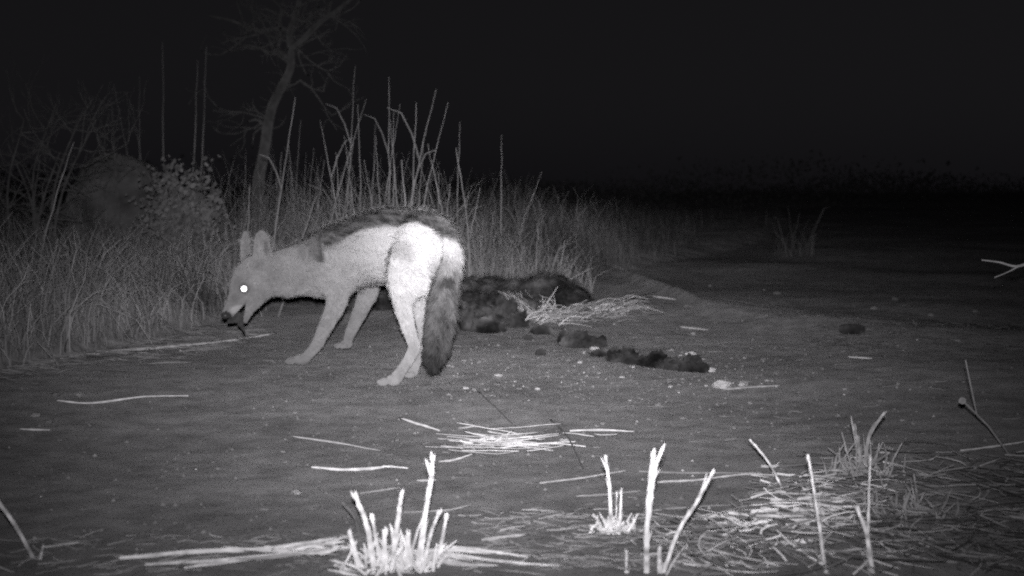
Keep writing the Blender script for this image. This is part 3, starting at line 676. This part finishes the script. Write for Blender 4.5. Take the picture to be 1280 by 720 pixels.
    ln = np.interp(z, [0, .05, .15, .22, .3], [.003, .005, .008, .015, .018]); ln = np.where(hd, np.interp(dh, [0, .05, .1, .17], [.002, .004, .006, .012]), ln)
    ear_ = hd & (z > P(306, 325, 3.5).z); ln = np.where(ear_, .0028, ln); ln = np.where(it, .019, ln)
    cl = fbm(p[:, 0]+p[:, 1]*.7, p[:, 2]*1.0+p[:, 1]*.3, 110, 205, 2); groom = groom + np.stack([fbm(p[:, 0]+p[:, 1], p[:, 2], 60, 210+i, 2) for i in range(3)], 1) * 1.0; tl = coat(p)*rng.uniform(.62, 1.3, n) * ( 1+.25* cl) ; ln = ln*(1+.8*cl); ln = np.where(ear_, .0022, ln)
    hm = hair_mesh('fur', p, q, groom, ln*rng.uniform(.6, 1.25, n), np.where(it, .0014, .0011), np.clip(tl, .02, .97), .22, np.where(it, .30, .26)[:, None])
    nn_ = np.repeat(q, 5, axis=0) + rng.normal(0, .42, (n*5, 3)); nn_ /= np.linalg.norm(nn_, axis=1)[:, None]; nl_ = np.zeros(len(hm.loops), np.int32); hm.loops.foreach_get('vertex_index', nl_); hm.normals_split_custom_set(nn_[nl_].tolist())
    hm.transform(Matrix.Translation(-Vector(e.location))); ho = bpy.data.objects.new('fur', hm); COL.objects.link(ho); hm.materials.append(M['furhair']); ho.parent = body
    body.matrix_parent_inverse = Matrix.Identity(4); body.location = (0, 0, 0)
    # eye and nose
    dg = bpy.context.evaluated_depsgraph_get()
    rr = ray(305, 361); dirn = rr.normalized(); og = Vector((0, 0, CAMZ)) - Vector(e.location)
    hit, hp, hn, _ = body.ray_cast(og, dirn)
    hp = hp + Vector(e.location) if hit else P(305, 361, 3.42)
    to = (Vector((0, 0, CAMZ+.022)) - hp).normalized(); m1 = MB()
    ctr = hp + to*.0045; u_ = to.orthogonal().normalized(); v_ = to.cross(u_); V = []; Fq = []
    rings = [(0, .0), (.3, .0004), (.6, .0006), (.85, .0004), (1.0, -.001), (1.1, -.005)]
    for k, (f_, o_) in enumerate(rings[1:]):
        for i in range(20):
            an = 2*math.pi*i/20; V.append(ctr + (u_*math.cos(an)+v_*math.sin(an))*.0098*f_ + to*(.0006-.0006*f_*f_ + (o_ if k >= 3 else 0)))
    V.append(ctr+to*.0006)
    for k in range(len(rings)-2):
        for i in range(20): a_ = k*20+i; b_ = k*20+(i+1) % 20; Fq.append((a_, b_, b_+20, a_+20))
    for i in range(20): Fq.append((len(V)-1, (i+1) % 20, i, i))
    m1.add([tuple(v) for v in V], Fq); eo = m1.build('eye', M['eye'], None); eo.parent = e; eo.data.transform(Matrix.Translation(-Vector(e.location))); eo['label'] = 'eye shining white in the flash'
    m2 = MB(); lump(m2, P(281.5, 394.5, 3.40), .0105, .010, .0085, .05, 2, 3); no = m2.build('nose', M['nose']); no.parent = e; no.data.transform(Matrix.Translation(-Vector(e.location)))
jackal()
mb = MB(); lump(mb, P(296, 397, 3.435), .015, .012, .014, .35, 3, 4, seed=4); lump(mb, P(289, 401, 3.44), .010, .012, .007, .4, 4, 3, seed=9); lump(mb, P(301, 404, 3.44), .008, .008, .010, .4, 4, 3, seed=5)
mb.tube( [P( 301, 405, 3.44), P(304, 411, 3.45), P(306, 417, 3.46)], [.006, .004, .002], 6)
o = mb.build('meat_scrap', M['meat']); recenter(o, P(295, 402, 3.43)); tag(o, 'dark scrap of meat hanging from the jackal\'s open jaws', 'meat')

# ------------------------------------------------------------------ straw and stalks lying on the ground
def lying(label, pts, wpx=3.0, name='straw_stalk', mt='straw', tone=1.0, group='loose straws on the track', cat='straw', lift=.004):
    tone *= .8 if mt == 'straw' else 1
    g0 = G(*pts[len(pts)//2]); W = []
    for (x, y) in pts: g = G(x, y); W.append(tuple(g + Vector((0, 0, lift))))
    c = crom(W, 5); n = len(c)
    for i in range(n): c[i, 2] = max(c[i, 2], hz(c[i, 0], c[i, 1]) + .002); c[i, :2] += rng.normal(0, .0007, 2)
    r = wpx/F*g0.y/2
    mb = MB(); mb.tube([Vector(q) for q in c], [r*(.55+.45*math.sin(math.pi*min(1, .15+i/n)))*random.uniform(.8, 1.2) for i in range(n)], 5, tone, flat=.7)
    o = mb.build(name, M[mt]); recenter(o, g0); tag(o, label, cat, group)
lying('long bright crooked straw left of centre in front of the jackal', [(390, 587), (430, 590), (470, 588), (485, 586), (510, 588)], 3.5, tone=1.15)
lying('thin straw lying above the long bright crooked straw', [(365, 548), (420, 556), (475, 566)], 2.2, tone=.6)
lying('short slanting straw halfway between the paws and the straw bundle', [(500, 525), (528, 534), (550, 541)], 3, tone=.8)
lying('straight bright straw just right of the straw bundle', [(712, 541), (750, 540), (793, 542)], 2.6, tone=1.0)
lying('curved straw joining the bright crooked straw to the straw bundle', [(548, 580), (566, 578), (592, 570)], 2.4, tone=.85)
lying('faint straight straw below the straw bundle', [(675, 607), (730, 600), (783, 591)], 2.4, tone=.75)
lying('short thick straw near the bottom centre', [(600, 679), (630, 675), (657, 672)], 4, tone=.9)
lying('hair-thin straw ending at the big stubble clump', [(505, 644), (560, 641), (590, 634)], 2, tone=.7)
lying('small straw just left of the tall stubble stalk', [(450, 620), (478, 616), (500, 613)], 2.4, tone=.6)
lying('short straw crossing behind the tall stubble stalk', [(522, 604), (545, 603)], 2.4, tone=.9)
lying('long straw running right from the thick split stalk', [(818, 606), (870, 603), (930, 596), (965, 597)], 2.6, tone=.9)
lying('pale straw behind the leaning bare stalk', [(800, 592), (850, 594), (950, 594)], 2.2, tone=.5)
lying('thin straw behind the leaning stalk near its middle', [(805, 643), (850, 638), (920, 634)], 2.2, tone=.6)
lying('horizontal straw left of the small tufted clump', [(720, 624), (760, 621), (800, 617)], 2.4, tone=.6)
lying('long curved straw lying on the dark ground at left', [(72, 503), (115, 506), (180, 498), (236, 497)], 2.4, tone=1.0)
lying('short straw at the far left below the long curved one', [(25, 539), (62, 540)], 2.4, tone=.9)
lying('long pale straw along the edge of the left grass', [(95, 443), (190, 437), (290, 427), (345, 418)], 2.8, tone=.7)
lying('straw resting against the bottom left stem', [(55, 688), (97, 682)], 3, tone=.9)
lying('second faint straw near the edge of the left grass', [(40, 447), (110, 445), (185, 443)], 2.4, tone=.7)
for i, pts in enumerate([[(150, 704), (250, 695), (330, 692), (400, 682), (440, 676)], [(180, 712), (300, 704), (400, 694), (445, 690)], [(230, 716), (330, 702), (430, 688)], [(545, 688), (600, 694), (660, 702)], [(560, 698), (630, 708), (700, 714)]]):
    lying(['long flat pale blade sweeping left from the big stubble clump', 'lower flat pale blade left of the big stubble clump', 'short flat blade nearest the lens left of the big stubble clump', 'flat pale blade lying right of the big stubble clump', 'lowest flat blade right of the big stubble clump'][i], pts, [6, 4.5, 4, 5, 4][i], name='flat_straw', tone=1.2, lift=.006, group='flat straw blades around the big clump')
def sweep():
    for side, cx, cy, n, lab in ((-1, 400, 692, 8, 'loose sheaf of dry leaf blades sweeping left of the big stubble clump'), (1, 560, 696, 7, 'loose sheaf of dry leaf blades right of the big stubble clump')):
        mb = MB(); g = G(cx, cy)
        for i in range(n):
            x0 = cx - side*random.uniform(20, 50) if side > 0 else cx + random.uniform(10, 45); y0 = cy - random.uniform(-8, 14); l = side*random.uniform(40, 165 if side < 0 else 110); dyy = random.uniform(-6, 16)
            W_ = []
            for k in range(6):
                t = k/5; q = G(x0+l*t, y0+dyy*t + 5*math.sin(t*3)*random.uniform(.6, 1)); q.z += .004 + .015*(1-t)*math.sin(2.2*t+i) * (i % 3 == 0) + .002*(i % 4); W_.append(tuple(q))
            c = crom(W_, 3); mb.tube([Vector(q) for q in c], [.0021*random.uniform(.7, 1.2)*math.sin(math.pi*(.12+.85*k/len(c))) for k in range(len(c))], 4, random.uniform(.55, 1.1), flat=.3)
        o = mb.build('straw_sheaf', M['straw']); recenter(o, g); tag(o, lab, 'straw')
sweep()
lying('dark bent twig lying across the straw bundle', [(688, 528), (706, 545), (718, 566), (728, 590)], 2.6, 'dark_twig', 'darktwig', group=None, cat='twig', lift=.006)
lying('thin dark twig on bare ground above the straw bundle', [(598, 492), (618, 510), (640, 532)], 2.0, 'dark_twig', 'darktwig', group=None, cat='twig')
lying('faint straw lying on the track right of the remains', [(905, 489), (940, 486), (975, 484)], 2.2, tone=.6)
lying('short straw beyond the straw heap on the open track', [(812, 371), (845, 373)], 2.2, tone=.7)
lying('thin straw right of the straw heap', [(850, 410), (885, 414)], 2.2, tone=.7)
lying('pale thin straw on the dark right of the track', [(1060, 448), (1090, 450)], 2.2, tone=.9)
lying('long grey stalk lying at the right edge', [(1200, 566), (1240, 561), (1290, 553)], 2.6, tone=.8)

def bundle(name, label, cx, cy, n, rx, ry, lmin, lmax, ang, wpx, tone, cat, lift=.012, group=None, mt='straw'):
    """a small heap of straws; rx, ry in metres around the ground point"""
    g = G(cx, cy); mb = MB()
    for i in range(n):
        x = g.x + random.gauss(0, rx*.5); y = g.y + random.gauss(0, ry*.5); l = random.uniform(lmin, lmax); a = random.gauss(*ang) + (random.gauss(0, 1.0) if random.random() < .25 else 0); bow_ = random.gauss(0, 1.3)
        d = Vector((math.cos(a), math.sin(a), random.gauss(.0, .05))); pts = []
        for k in range(5):
            q = Vector((x, y, 0)) + d*l*(k/4-.5); q.z = hz(q.x, q.y) + .002 + lift*abs(math.sin(i*2.3+k*.25*math.sin(i*1.7))); q.y += bow_*((k-2)**2-2)*.002 + random.gauss(0, .0006); pts.append(tuple(q))
        r = wpx/F*g.y/2*random.uniform(.5, 1.2); c = crom(pts, 2)
        mb.tube([Vector(q) for q in c], [r*(1-.5*abs(k/len(c)-.4)) for k in range(len(c))], 4, tone*random.uniform(.6, 1.3), flat=.5)
    o = mb.build(name, M[mt]); recenter(o, g); return tag(o, label, cat, group)
bundle('straw_bundle', 'bright flattened bundle of straws in the middle foreground', 634, 555, 42, .09, .10, .03, .17, (-.15, .42), 1.6, .8, 'straw bundle', .009)
# the straw heap at the foot of the carcass
def heap():
    mb = MB(); g = G(700, 398)
    def st(p0, p1, r, tn, bow=.02):
        m_ = (p0+p1)/2+Vector((random.gauss(0, .01), random.gauss(0, .01), random.uniform(0, bow))); c = crom([tuple(p0), tuple(m_), tuple(p1)], 4)
        mb.tube([Vector(q) for q in c], [r*(1-.07*k) for k in range(len(c))], 4, tn, flat=.6)
    for i in range(75):     # left fan leaning up from the foot
        b = P(random.gauss(660, 12), random.uniform(392, 408), 4.55+random.uniform(-.05, .08)); t = P(random.gauss(638, 9), random.uniform(362, 392), 4.55+random.uniform(-.06, .1)); st(b, t, .0017, random.uniform(.2, .6))
    for i in range(190):    # the low mat
        x = random.uniform(655, 785) ; y = np.interp(x, [655, 700, 770, 805], [402, 401, 392, 384]) + random.gauss(0, 4.5)
        b = G(x, y) + Vector((0, 0, random.uniform(.003, .03))); a = random.gauss(.45, .5); l = random.uniform(.04, .14)
        e_ = b + Vector((math.cos(a)*l, random.gauss(0, .03), math.sin(a)*l*.35)); e_.z = max(e_.z, hz(e_.x, e_.y)+.003); st(b, e_, .0018, random.uniform(.16, .55) if random.random() < .9 else .8)
    for i in range(14):
        b = G(random.uniform(670, 700), 398)+Vector((0, 0, .01)); t = P(random.gauss(682, 12), random.uniform(368, 388), 4.5); st(b, t, .002, random.uniform(.4, .7))
    st(P(674, 392, 4.5), P(698, 357, 4.62), .0024, .6, .002)
    for i in range(60):
        x = random.uniform(755, 805); b = G(x, random.gauss(384, 8))+Vector((0, 0, .004)); a = random.gauss(.1, .5); l = random.uniform(.03, .1); e_ = b+Vector((math.cos(a)*l, random.gauss(0, .03), 0)); e_.z = hz(e_.x, e_.y)+.006; st(b, e_, .0013, random.uniform(.15, .4), .01)
    o = mb.build('straw_heap', M['straw']); recenter(o, g); tag(o, 'spiky straw heap piled against the foot of the carcass', 'straw heap')
heap()

# ------------------------------------------------------------------ stubble near the lens
def stalk(mb, bpx, bpy_, tpx, tpy, wpx, mids=(), dy=0.0, tone=1.0, split=False, at=None):
    g = G(bpx, bpy_) if at is None else P(bpx, bpy_, G(*at).y); Y = g.y; t = P(tpx, tpy, Y+dy); r = wpx/F*Y/2
    pts = [tuple(g+Vector((0, 0, -.01)))+(r*1.05,)]
    for (x, y) in mids: pts.append(tuple(P(x, y, Y+dy*.5))+(r,))
    pts.append(tuple(t)+(r*.8,)); c = crom(pts, 5)
    c = crom(pts, 9); nn = len(c); step = sorted(random.sample(range(2, nn-2), 2)) if nn > 8 else []
    for i in range(nn):
        c[i, 3] *= .78*random.uniform(.93, 1.07)*(1.18 - .13* sum( i > k for k in step) if step else 1)
        if 0 < i: c[i, 0] += random.gauss(0, r*.09); c[i, 2] += random.gauss(0, r*.05)
    tn = tone*(1 + .22*np.array([random.gauss(0, 1) for _ in range(nn)])).clip(.5, 1.2); tn = np.concatenate([np.repeat(tn, 6), [tone, tone]])
    mb.tube([Vector(q[:3]) for q in c], [q[3] for q in c], 6, tn, flat=.8)
    dr = (Vector(c[-1][:3])-Vector(c[-4][:3])).normalized()
    for _ in range(3):                               # frayed end
        o_ = Vector((random.uniform(-.6, .6)*r, 0, 0)); e0 = Vector(c[-2][:3])+o_
        mb.tube([e0, e0+dr*r*1.5+o_*.2, e0+dr*r*random.uniform(1.6, 3)+o_*.5], [r*.45, r*.3, r* .1], 4, tone)
    for k in step[:1]:                               # torn sheath edge standing off the stem
        q0 = Vector(c[k][:3]); sd = random.choice((-1, 1)); q0 += Vector((sd*r*.7, 0, 0)); mb.tube([q0-dr*r*2, q0+dr*r*2+Vector((sd*r*.5, 0, 0)), q0+dr*r*random.uniform(3, 5)+Vector((sd*r*random.uniform(.6, 1.2), 0, 0))], [r*.4, r*.3, r*.08], 4, tone*.85)
    if split:
        q = Vector(c[int(len(c)*.7)][:3]); mb.tube([q, q+(t-q)*.5+Vector((-r*1.2, 0, 0)), q+(t-q)*.9+Vector((-r*2.6, 0, .0))], [r*.6, r*.5, r*.2], 4, tone)
def clump(name, label, items, group=None, cat='stubble', extra=None, mt='straw'):
    mb = MB(); g = G(*items[0][:2])
    for it in items: stalk(mb, *it[:5], **(it[5] if len(it) > 5 else {}))
    if extra:
        n, cx, cy, sx, hmax = extra; g2 = G(cx, cy)
        for _ in range(n):
            b = g2 + Vector((random.gauss(0, sx), random.gauss(0, sx*.6), 0)); b.z = hz(b.x, b.y)-.004; l = random.uniform(.2, 1)*hmax; a = random.gauss(0, .8)
            t = b+Vector((math.sin(a)*l, random.gauss(0, l*.3), abs(math.cos(a))*l)); m_ = (b+t)/2+Vector((random.gauss(0, .004), 0, .003))
            mb.tube([b, m_, t], [.0020, .0017, .0007], 4, random.uniform(.8, 1.2), flat=.6)
    o = mb.build(name, M[mt]); recenter(o, g); return tag(o, label, cat, group)
sg = 'cut stubble stalks standing in the foreground'
clump('stubble_clump', 'big bright stubble clump at the bottom left of centre', [
    (470, 712, 443, 618, 8, dict(mids=[(458, 655)])), (488, 712, 502, 616, 7, dict(mids=[(497, 655)])), (520, 712, 541, 571, 7, dict(mids=[(532, 640), (539, 600)], split=True)),
    (528, 706, 549, 640, 6, dict(mids=[(538, 670)])), (545, 705, 559, 641, 6), (505, 706, 528, 648, 5), (478, 708, 464, 642, 6), (498, 710, 488, 655, 4), (452, 708, 436, 664, 8, dict(dy=-.03)), (470, 715, 418, 706, 6), (420, 716, 446, 676, 5), (534, 710, 556, 680, 5), (512, 712, 510, 668, 9), (482, 712, 480, 662, 9), (526, 712, 528, 672, 9)],
    sg, extra=(70, 498, 708, .026, .05))
clump('stubble_stalk', 'dark bent stem just left of the big stubble clump', [(452, 680, 428, 628, 3, dict(mids=[(444, 650)]))], None, 'stem', mt='grass')
clump('stubble_clump', 'small ragged tuft of stubble with one tall split stalk', [
    (764, 668, 757, 570, 4.5, dict(mids=[(762, 610)], split=True)), (774, 668, 777, 610, 4, {}), (778, 668, 798, 642, 4), (770, 668, 771, 614, 2.5), (760, 668, 765, 640, 3)], sg, extra=(70, 768, 664, .012, .032) )
clump('stubble_stalk', 'thick tall stalk split at the top, right of centre', [
    (808, 716, 817, 568, 7.5, dict(mids=[(809, 660), (813, 600)])), (811, 640, 829, 559, 6, dict(mids=[(818, 590)], at=(808, 716) ) ) ], sg, cat='stalk')
clump('stubble_stalk', 'bare stalk leaning right beside the thick split stalk', [
    (826, 716, 892, 588, 5, dict(mids=[(848, 665), (872, 626)], split=True)), (826, 716, 824, 688, 8, {})], sg, cat='stalk')
clump('stubble_stalk', 'short stalk stump at the bottom edge below the small tuft', [(783, 716, 783, 688, 5)], sg, cat='stalk')
clump('stubble_stalk', 'slender upright stalk below the ring of straw, leaning left', [(1034, 716, 1010, 568, 4.5, dict(mids=[(1020, 630)]))], sg, cat='stalk')
clump('stubble_stalk', 'straight thin stalk nearly vertical in the right foreground', [(1084, 700, 1088, 569, 3.5, dict(mids=[(1086, 630)]))], sg, cat='stalk')
clump('stubble_stalk', 'stubby thick stalk leaning left against the vertical one', [(1092, 716, 1072, 636, 7, dict(mids=[(1084, 670)]))], sg, cat='stalk')
clump('stubble_stalk', 'thin grey stalk slanting left at the back of the straw mat', [(985, 618, 937, 549, 3, dict(mids=[(962, 580)]))], sg, cat='stalk')
clump('stubble_clump', 'grey upright tuft with a bent tip at the back of the straw mat', [
    (1080, 592, 1068, 530, 5, {}), (1080, 592, 1105, 516, 5, dict(mids=[(1086, 548)])), (1076, 592, 1064, 520, 2.5), (1082, 590, 1072, 545, 4), (1070, 600, 1052, 540, 2.5)], None, extra=(60, 1078, 592, .03, .06), mt='greystraw', cat='tuft')
clump('stubble_clump', 'grey short tuft standing in the straw mat right of the vertical stalk', [
    (1152, 645, 1142, 592, 3, {}), (1150, 645, 1138, 598, 2.5), (1122, 640, 1120, 600, 2.5), (1135, 660, 1130, 620, 2.5), (1108, 620, 1100, 592, 3)], None, extra=(50, 1140, 645, .035, .05), mt='greystraw', cat='tuft')
def weed():
    mb = MB(); g = G(1268, 570); Y = g.y
    mb.tube([g+Vector((0, 0, -.01)), P(1235, 532, Y), P(1204, 501, Y)], [.0018, .0016, .0014], 5, .7)
    mb.tube([P(1221, 518, Y), P(1214, 485, Y), P(1207, 450, Y)], [.0014, .0014, .0010], 5, .7)
    lump(mb, P(1203, 501, Y), .006, .006, .006, .3, 3, 2, .8)
    o = mb.build( 'dead_weed', M['twig']); recenter(o, g); tag(o, 'forked dead weed with a tiny seed head near the right edge', 'weed')
weed()
def edge_twig():
    mb = MB(); Y = 2.9; gx = (1420-640)/F*Y; g = Vector((gx, Y, hz(gx, Y)))
    branch(mb, [g+Vector((0, 0, -.02)), P(1400, 450, Y), P(1350, 360, Y), P(1300, 330, Y), P(1270, 333, Y), P(1250, 328, Y), P(1227, 325, Y)], .006, .0013, 5)
    branch(mb, [P(1275, 332, Y), P(1260, 340, Y), P(1243, 347, Y)], .0018, .001, 5)
    branch(mb, [P(1350, 360, Y), P(1370, 300, Y), P(1400, 240, Y)], .003, .001, 5)
    o = mb.build('bare_twig', M['twig']); recenter(o, g); tag(o, 'bare forked twig reaching in from the right edge', 'twig')
edge_twig()
clump( 'grass_stalk', 'grey stem leaning left in the bottom left corner', [(46, 698, -12, 612, 5, dict(mids=[(22, 662)], tone=.8)), (48, 699, 54, 682, 4, dict(tone=.7))], None, 'grass stem')

# loose straw mat on the right and fine litter elsewhere
def straw_mat():
    mb = MB(); n = 0
    def one(px, py, l, a, r, tn, lift=.012):
        g = G(px, py); d = Vector((math.cos(a), math.sin(a), 0)); pts = []
        b = random.uniform(-.8, .8); z0_ = random.random(); z1_ = random.random()
        for k in range(4):
            t = k/3-.5; q = g + d*l*t + Vector((-d.y, d.x, 0))*l*b*(t*t); q.z = hz(q.x, q.y)+.0015+lift*(z0_*(1-k/3)+z1_*k/3); pts.append(q)
        mb.tube(pts, [r, r*1.05, r, r*.5], 3, tn, flat=.5)
    for _ in range(820):
        x = 1330 - 500*random.random()**1.25; y = 715 - 135*random.random()**1.15*np.interp(x, [880, 1000, 1100, 1330], [.35, 1, 1.08, .95]) + random.gauss(0, 9)
        if y < 552: continue
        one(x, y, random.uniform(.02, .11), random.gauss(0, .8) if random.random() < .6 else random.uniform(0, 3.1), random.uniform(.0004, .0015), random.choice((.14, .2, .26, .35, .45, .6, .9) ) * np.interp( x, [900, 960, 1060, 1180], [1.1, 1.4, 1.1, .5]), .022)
    for _ in range(70):
        x = random.gauss(1010, 42); y = random.gauss(640, 32)
        if 570 < y < 716: one(x, y, random.uniform(.015, .05), random.gauss(0, .4), random.uniform(.0015, .0034), random.uniform(.7, 1.2), .01)
    for _ in range(330):
        x = random.uniform(590, 900); y = random.uniform(640, 719); one(x, y, random.uniform(.01, .05), random.gauss(0, .6), random.uniform(.0005, .0012), random.uniform(.15, .6), .006)
    for _ in range(160):
        x = random.uniform(0, 480); y = random.uniform(672, 719); one(x, y, random.uniform(.01, .05), random.gauss(0, .6), random.uniform(.0005, .0012), random.uniform(.2, .5), .005)
    for _ in range(420):
        x = random.uniform(-10, 330); y = np.interp(x, [0, 330], [462, 412]) + random.gauss(0, 11); one(x, y, random.uniform(.02, .12), random.gauss(0, .6), random.uniform(.0007, .0018), random.uniform(.10, .36), .008)
    for _ in range(110):
        x = random.uniform(780, 1280); y = random.uniform(345, 560); one(x, y, random.uniform(.015, .06), random.gauss(0, .5), random.uniform(.0004, .0010), random.uniform(.15, .42), .005)
    for _ in range( 80) :
        x = random.uniform(330, 900); y = random.uniform(430, 640); one(x, y, random.uniform(.008, .03), random.gauss(0, .7), random.uniform(.0004, .0008), random.uniform(.15, .4), .003)
    for _ in range(500):
        x = random.uniform(1000, 1300); y = random.uniform(405, 440); one(x, y, random.uniform(.01, .05), random.uniform(0, 3), random.uniform(.0006, .0016), random.uniform(.08, .22), .012)
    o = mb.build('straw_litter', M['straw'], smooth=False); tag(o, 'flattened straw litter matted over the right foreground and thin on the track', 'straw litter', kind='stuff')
straw_mat()

# ------------------------------------------------------------------ stones
def rock_mesh(seed, sub=2):
    mb = MB(); lump(mb, (0, 0, 0), 1, 1, .75, .38, 1.3, sub, seed=seed)
    V = np.vstack(mb.v); me = bpy.data.meshes.new('pebble'); me.from_pydata(V.tolist(), [], [tuple(f[:3]) for f in mb.f[0].tolist()])
    a = me.attributes.new('tone', 'FLOAT', 'POINT'); a.data.foreach_set('value', np.ones(len(V), np.float32)); return me
def tone_mesh(me, t):
    m2 = me.copy(); m2.attributes['tone'].data.foreach_set('value', np.full(len(m2.vertices), t, np.float32)); return m2
rocks = []
for s_ in range(5):
    for t_ in (.34, .52, .85): m_ = tone_mesh(rock_mesh(s_+1), t_); m_.materials.append(M['stone']); rocks.append((m_, t_))
def pebble(px, py, wpx, label, group, name='pebble', cat='pebble', me=None):
    me = me or random.choice(rocks[:0] + [r_[0] for r_ in rocks if r_[1] < .8 or random.random() < .3])
    g = G(px, py); s = wpx/F*g.y/2; o = bpy.data.objects.new(name, me); COL.objects.link(o)
    o.location = g + Vector((0, 0, s*.12)); o.scale = (s, s*random.uniform(.6, 1), s*random.uniform(.5, .9)); o.rotation_euler = (0, 0, random.uniform(0, 6.3)); return tag(o, label, cat, group)
bright = [m for m, t in rocks if t == .85]; dull = [m for m, t in rocks if t < .7]
for (px, py, s, lab) in ((903, 484, 26, 'pale blocky stone beside the pointed dark chunk'), (888, 464, 20, 'flat pale stone behind the pointed dark chunk'), (1106, 565, 28, 'pale stone behind the grey tuft on the straw mat'),
                         (623, 470, 11, 'white round pebble brightest below the row of lumps'), (582, 486, 9, 'white pebble just right of the tail tip'), (863, 443, 15, 'pale pebble above the pointed dark chunk'), (777, 472, 8, 'white pebble under the row of remains'),
                         (838, 484, 8, 'white pebble at the foot of the row of remains'), (672, 487, 8, 'white pebble on open ground below the scraps'), (968, 662, 26, 'flat white stone lying in the straw mat'), (972, 646, 16, 'pointed white stone lying in the straw mat'),
                         (928, 482, 15, 'pale pebble right of the blocky stone'), (371, 617, 17, 'flat white chip left of the stubble clump'), (706, 551, 13, 'white leaf-like chip right of the straw bundle'), (732, 645, 12, 'white pebble left of the ragged tuft'),
                         (879, 647, 12, 'pale pebble right of the leaning stalk'), (45, 520, 14, 'grey stone at the far left of the track'), (100, 494, 15, 'grey stone beside the long curved straw'), (62, 528, 14, 'small grey stone right of the far left stone'), (70, 494, 16, 'grey rounded stone above the far left stones'), (1102, 502, 13, 'dull stone on the dark right of the track'), (743, 437, 14, 'pale pebble on the jagged scrap\'s right side')):
    pebble(px, py, s, lab, None, 'stone', 'stone', random.choice(bright if 'white' in lab or 'pale' in lab else dull))
for _ in range(270):
    if random.random() < .62: x = random.uniform(540, 960); y = random.gauss(462, 24)
    else: x = random.uniform(340, 1000); y = random.uniform(430, 600)
    if y < 415 or (x < 590 and y < 440): continue
    pebble(x, y, (2.5+7*random.random()**2)*(.7 + (y-430)/500), 'small pale pebble scattered on the bare track around the remains', 'small pebbles on the track around the remains')
for _ in range(60):
    x = random.uniform(20, 420); y = random.uniform(470, 690)
    pebble(x, y, random.uniform(2.5, 7)*(.6+(y-430)/300), 'small dull pebble scattered on the dark left ground', 'small pebbles on the left ground', me=random.choice(dull))
for _ in range(45):
    x = random.uniform(800, 1240); y = random.uniform(350, 540)
    pebble(x, y, random.uniform(3, 10), 'small dull pebble scattered on the right of the track', 'small pebbles on the right of the track', me=random.choice(dull))
g = G(1065, 416); mb = MB(); lump(mb, g+Vector((0, 0, .012)), .038, .03, .016, .18, 2, 4, sq=.7, seed=6)
o = mb.build('dark_stone', M['hide']); recenter(o, g); tag(o, 'dark flat stone alone on the right of the track', 'stone')

# ------------------------------------------------------------------ dark scrub far beyond the light
def scrub():
    n = 150000; cx = rng.uniform(-45, 45, n); cy = rng.uniform(24, 50, n)
    hh = .25 + 1.0*np.clip( fbm( cx, cy, .16, 140, 3)+.25, 0, 1); c = np.stack([cx, cy, rng.random(n)**1.3*hh], 1)
    a = rng.normal(0, 1, (n, 3)); a /= np.linalg.norm(a, axis=1)[:, None]; b = np.cross(a, rng.normal(0, 1, (n, 3))); s_ = rng.uniform(.015, .055, n)[:, None]
    V = np.stack([c-a*s_, c+b*s_*.4, c+a*s_, c-b*s_*.4], 1).reshape(-1, 3); i = np.arange(n)*4
    o = link('far_scrub', npmesh('far_scrub', V, np.stack([i, i+1, i+2, i+3], 1), np.ones(n*4), smooth=False), M['leaf'])
    tag(o, 'dark bushes far off beyond the reach of the flash', 'scrub', kind='stuff')
scrub()

def grit():
    n = 2900; px = rng.uniform(0, 1300, n); py = 395 + 320*rng.random(n)**1.2; core = rng.random(n) < .45
    px = np.where(core, rng.normal(720, 150, n), px); py = np.where(core, rng.normal(462, 32, n), py); py = np.clip(py, 385, 716)
    b_ = math.tan(PITCH); Y = CAMZ/((py-HOR)/F); X = (px-640)/F*Y; k = inside(X, Y) < .02; X, Y, py = X[k], Y[k], py[k]; n = len(X)
    clod = rng.random(n) < .4; s_ = np.where(clod, rng.uniform(.002, .0042, n), rng.uniform(.6, 1, n)**3*.0042); c = np.stack([X, Y, H(X, Y)+s_*.25], 1)
    dirs = np.array([(1, 0, 0), (.3, .9, 0), (-.8, .5, 0), (-.6, -.7, 0), (.5, -.8, 0), (0, 0, .75)]); an = rng.uniform(0, 6.28, n); ca, sa = np.cos(an), np.sin(an)
    V = np.zeros((n, 6, 3))
    for i, d in enumerate(dirs):
        f_ = s_*rng.uniform(.7, 1.3, n); V[:, i] = c + np.stack([(d[0]*ca-d[1]*sa)*f_, (d[0]*sa+d[1]*ca)*f_, d[2]*f_ - (0 if i == 5 else 1)*s_*.4], 1)
    base = np.arange(n)*6; Fq = np.vstack([np.stack([base+i, base+(i+1) % 5, base+5], 1) for i in range(5)])
    t = rng.choice([.22, .35, .5, .8], n, p=[.42, .36, .17, .05])
    t = np.where(clod, rng.uniform(.24, .36, n), t)
    o = link('grit', npmesh('grit', V.reshape(-1, 3), Fq, np.repeat(t, 6), smooth=False), M['stone']); tag(o, 'fine pale grit strewn over the bare track', 'grit', kind='stuff')
grit()
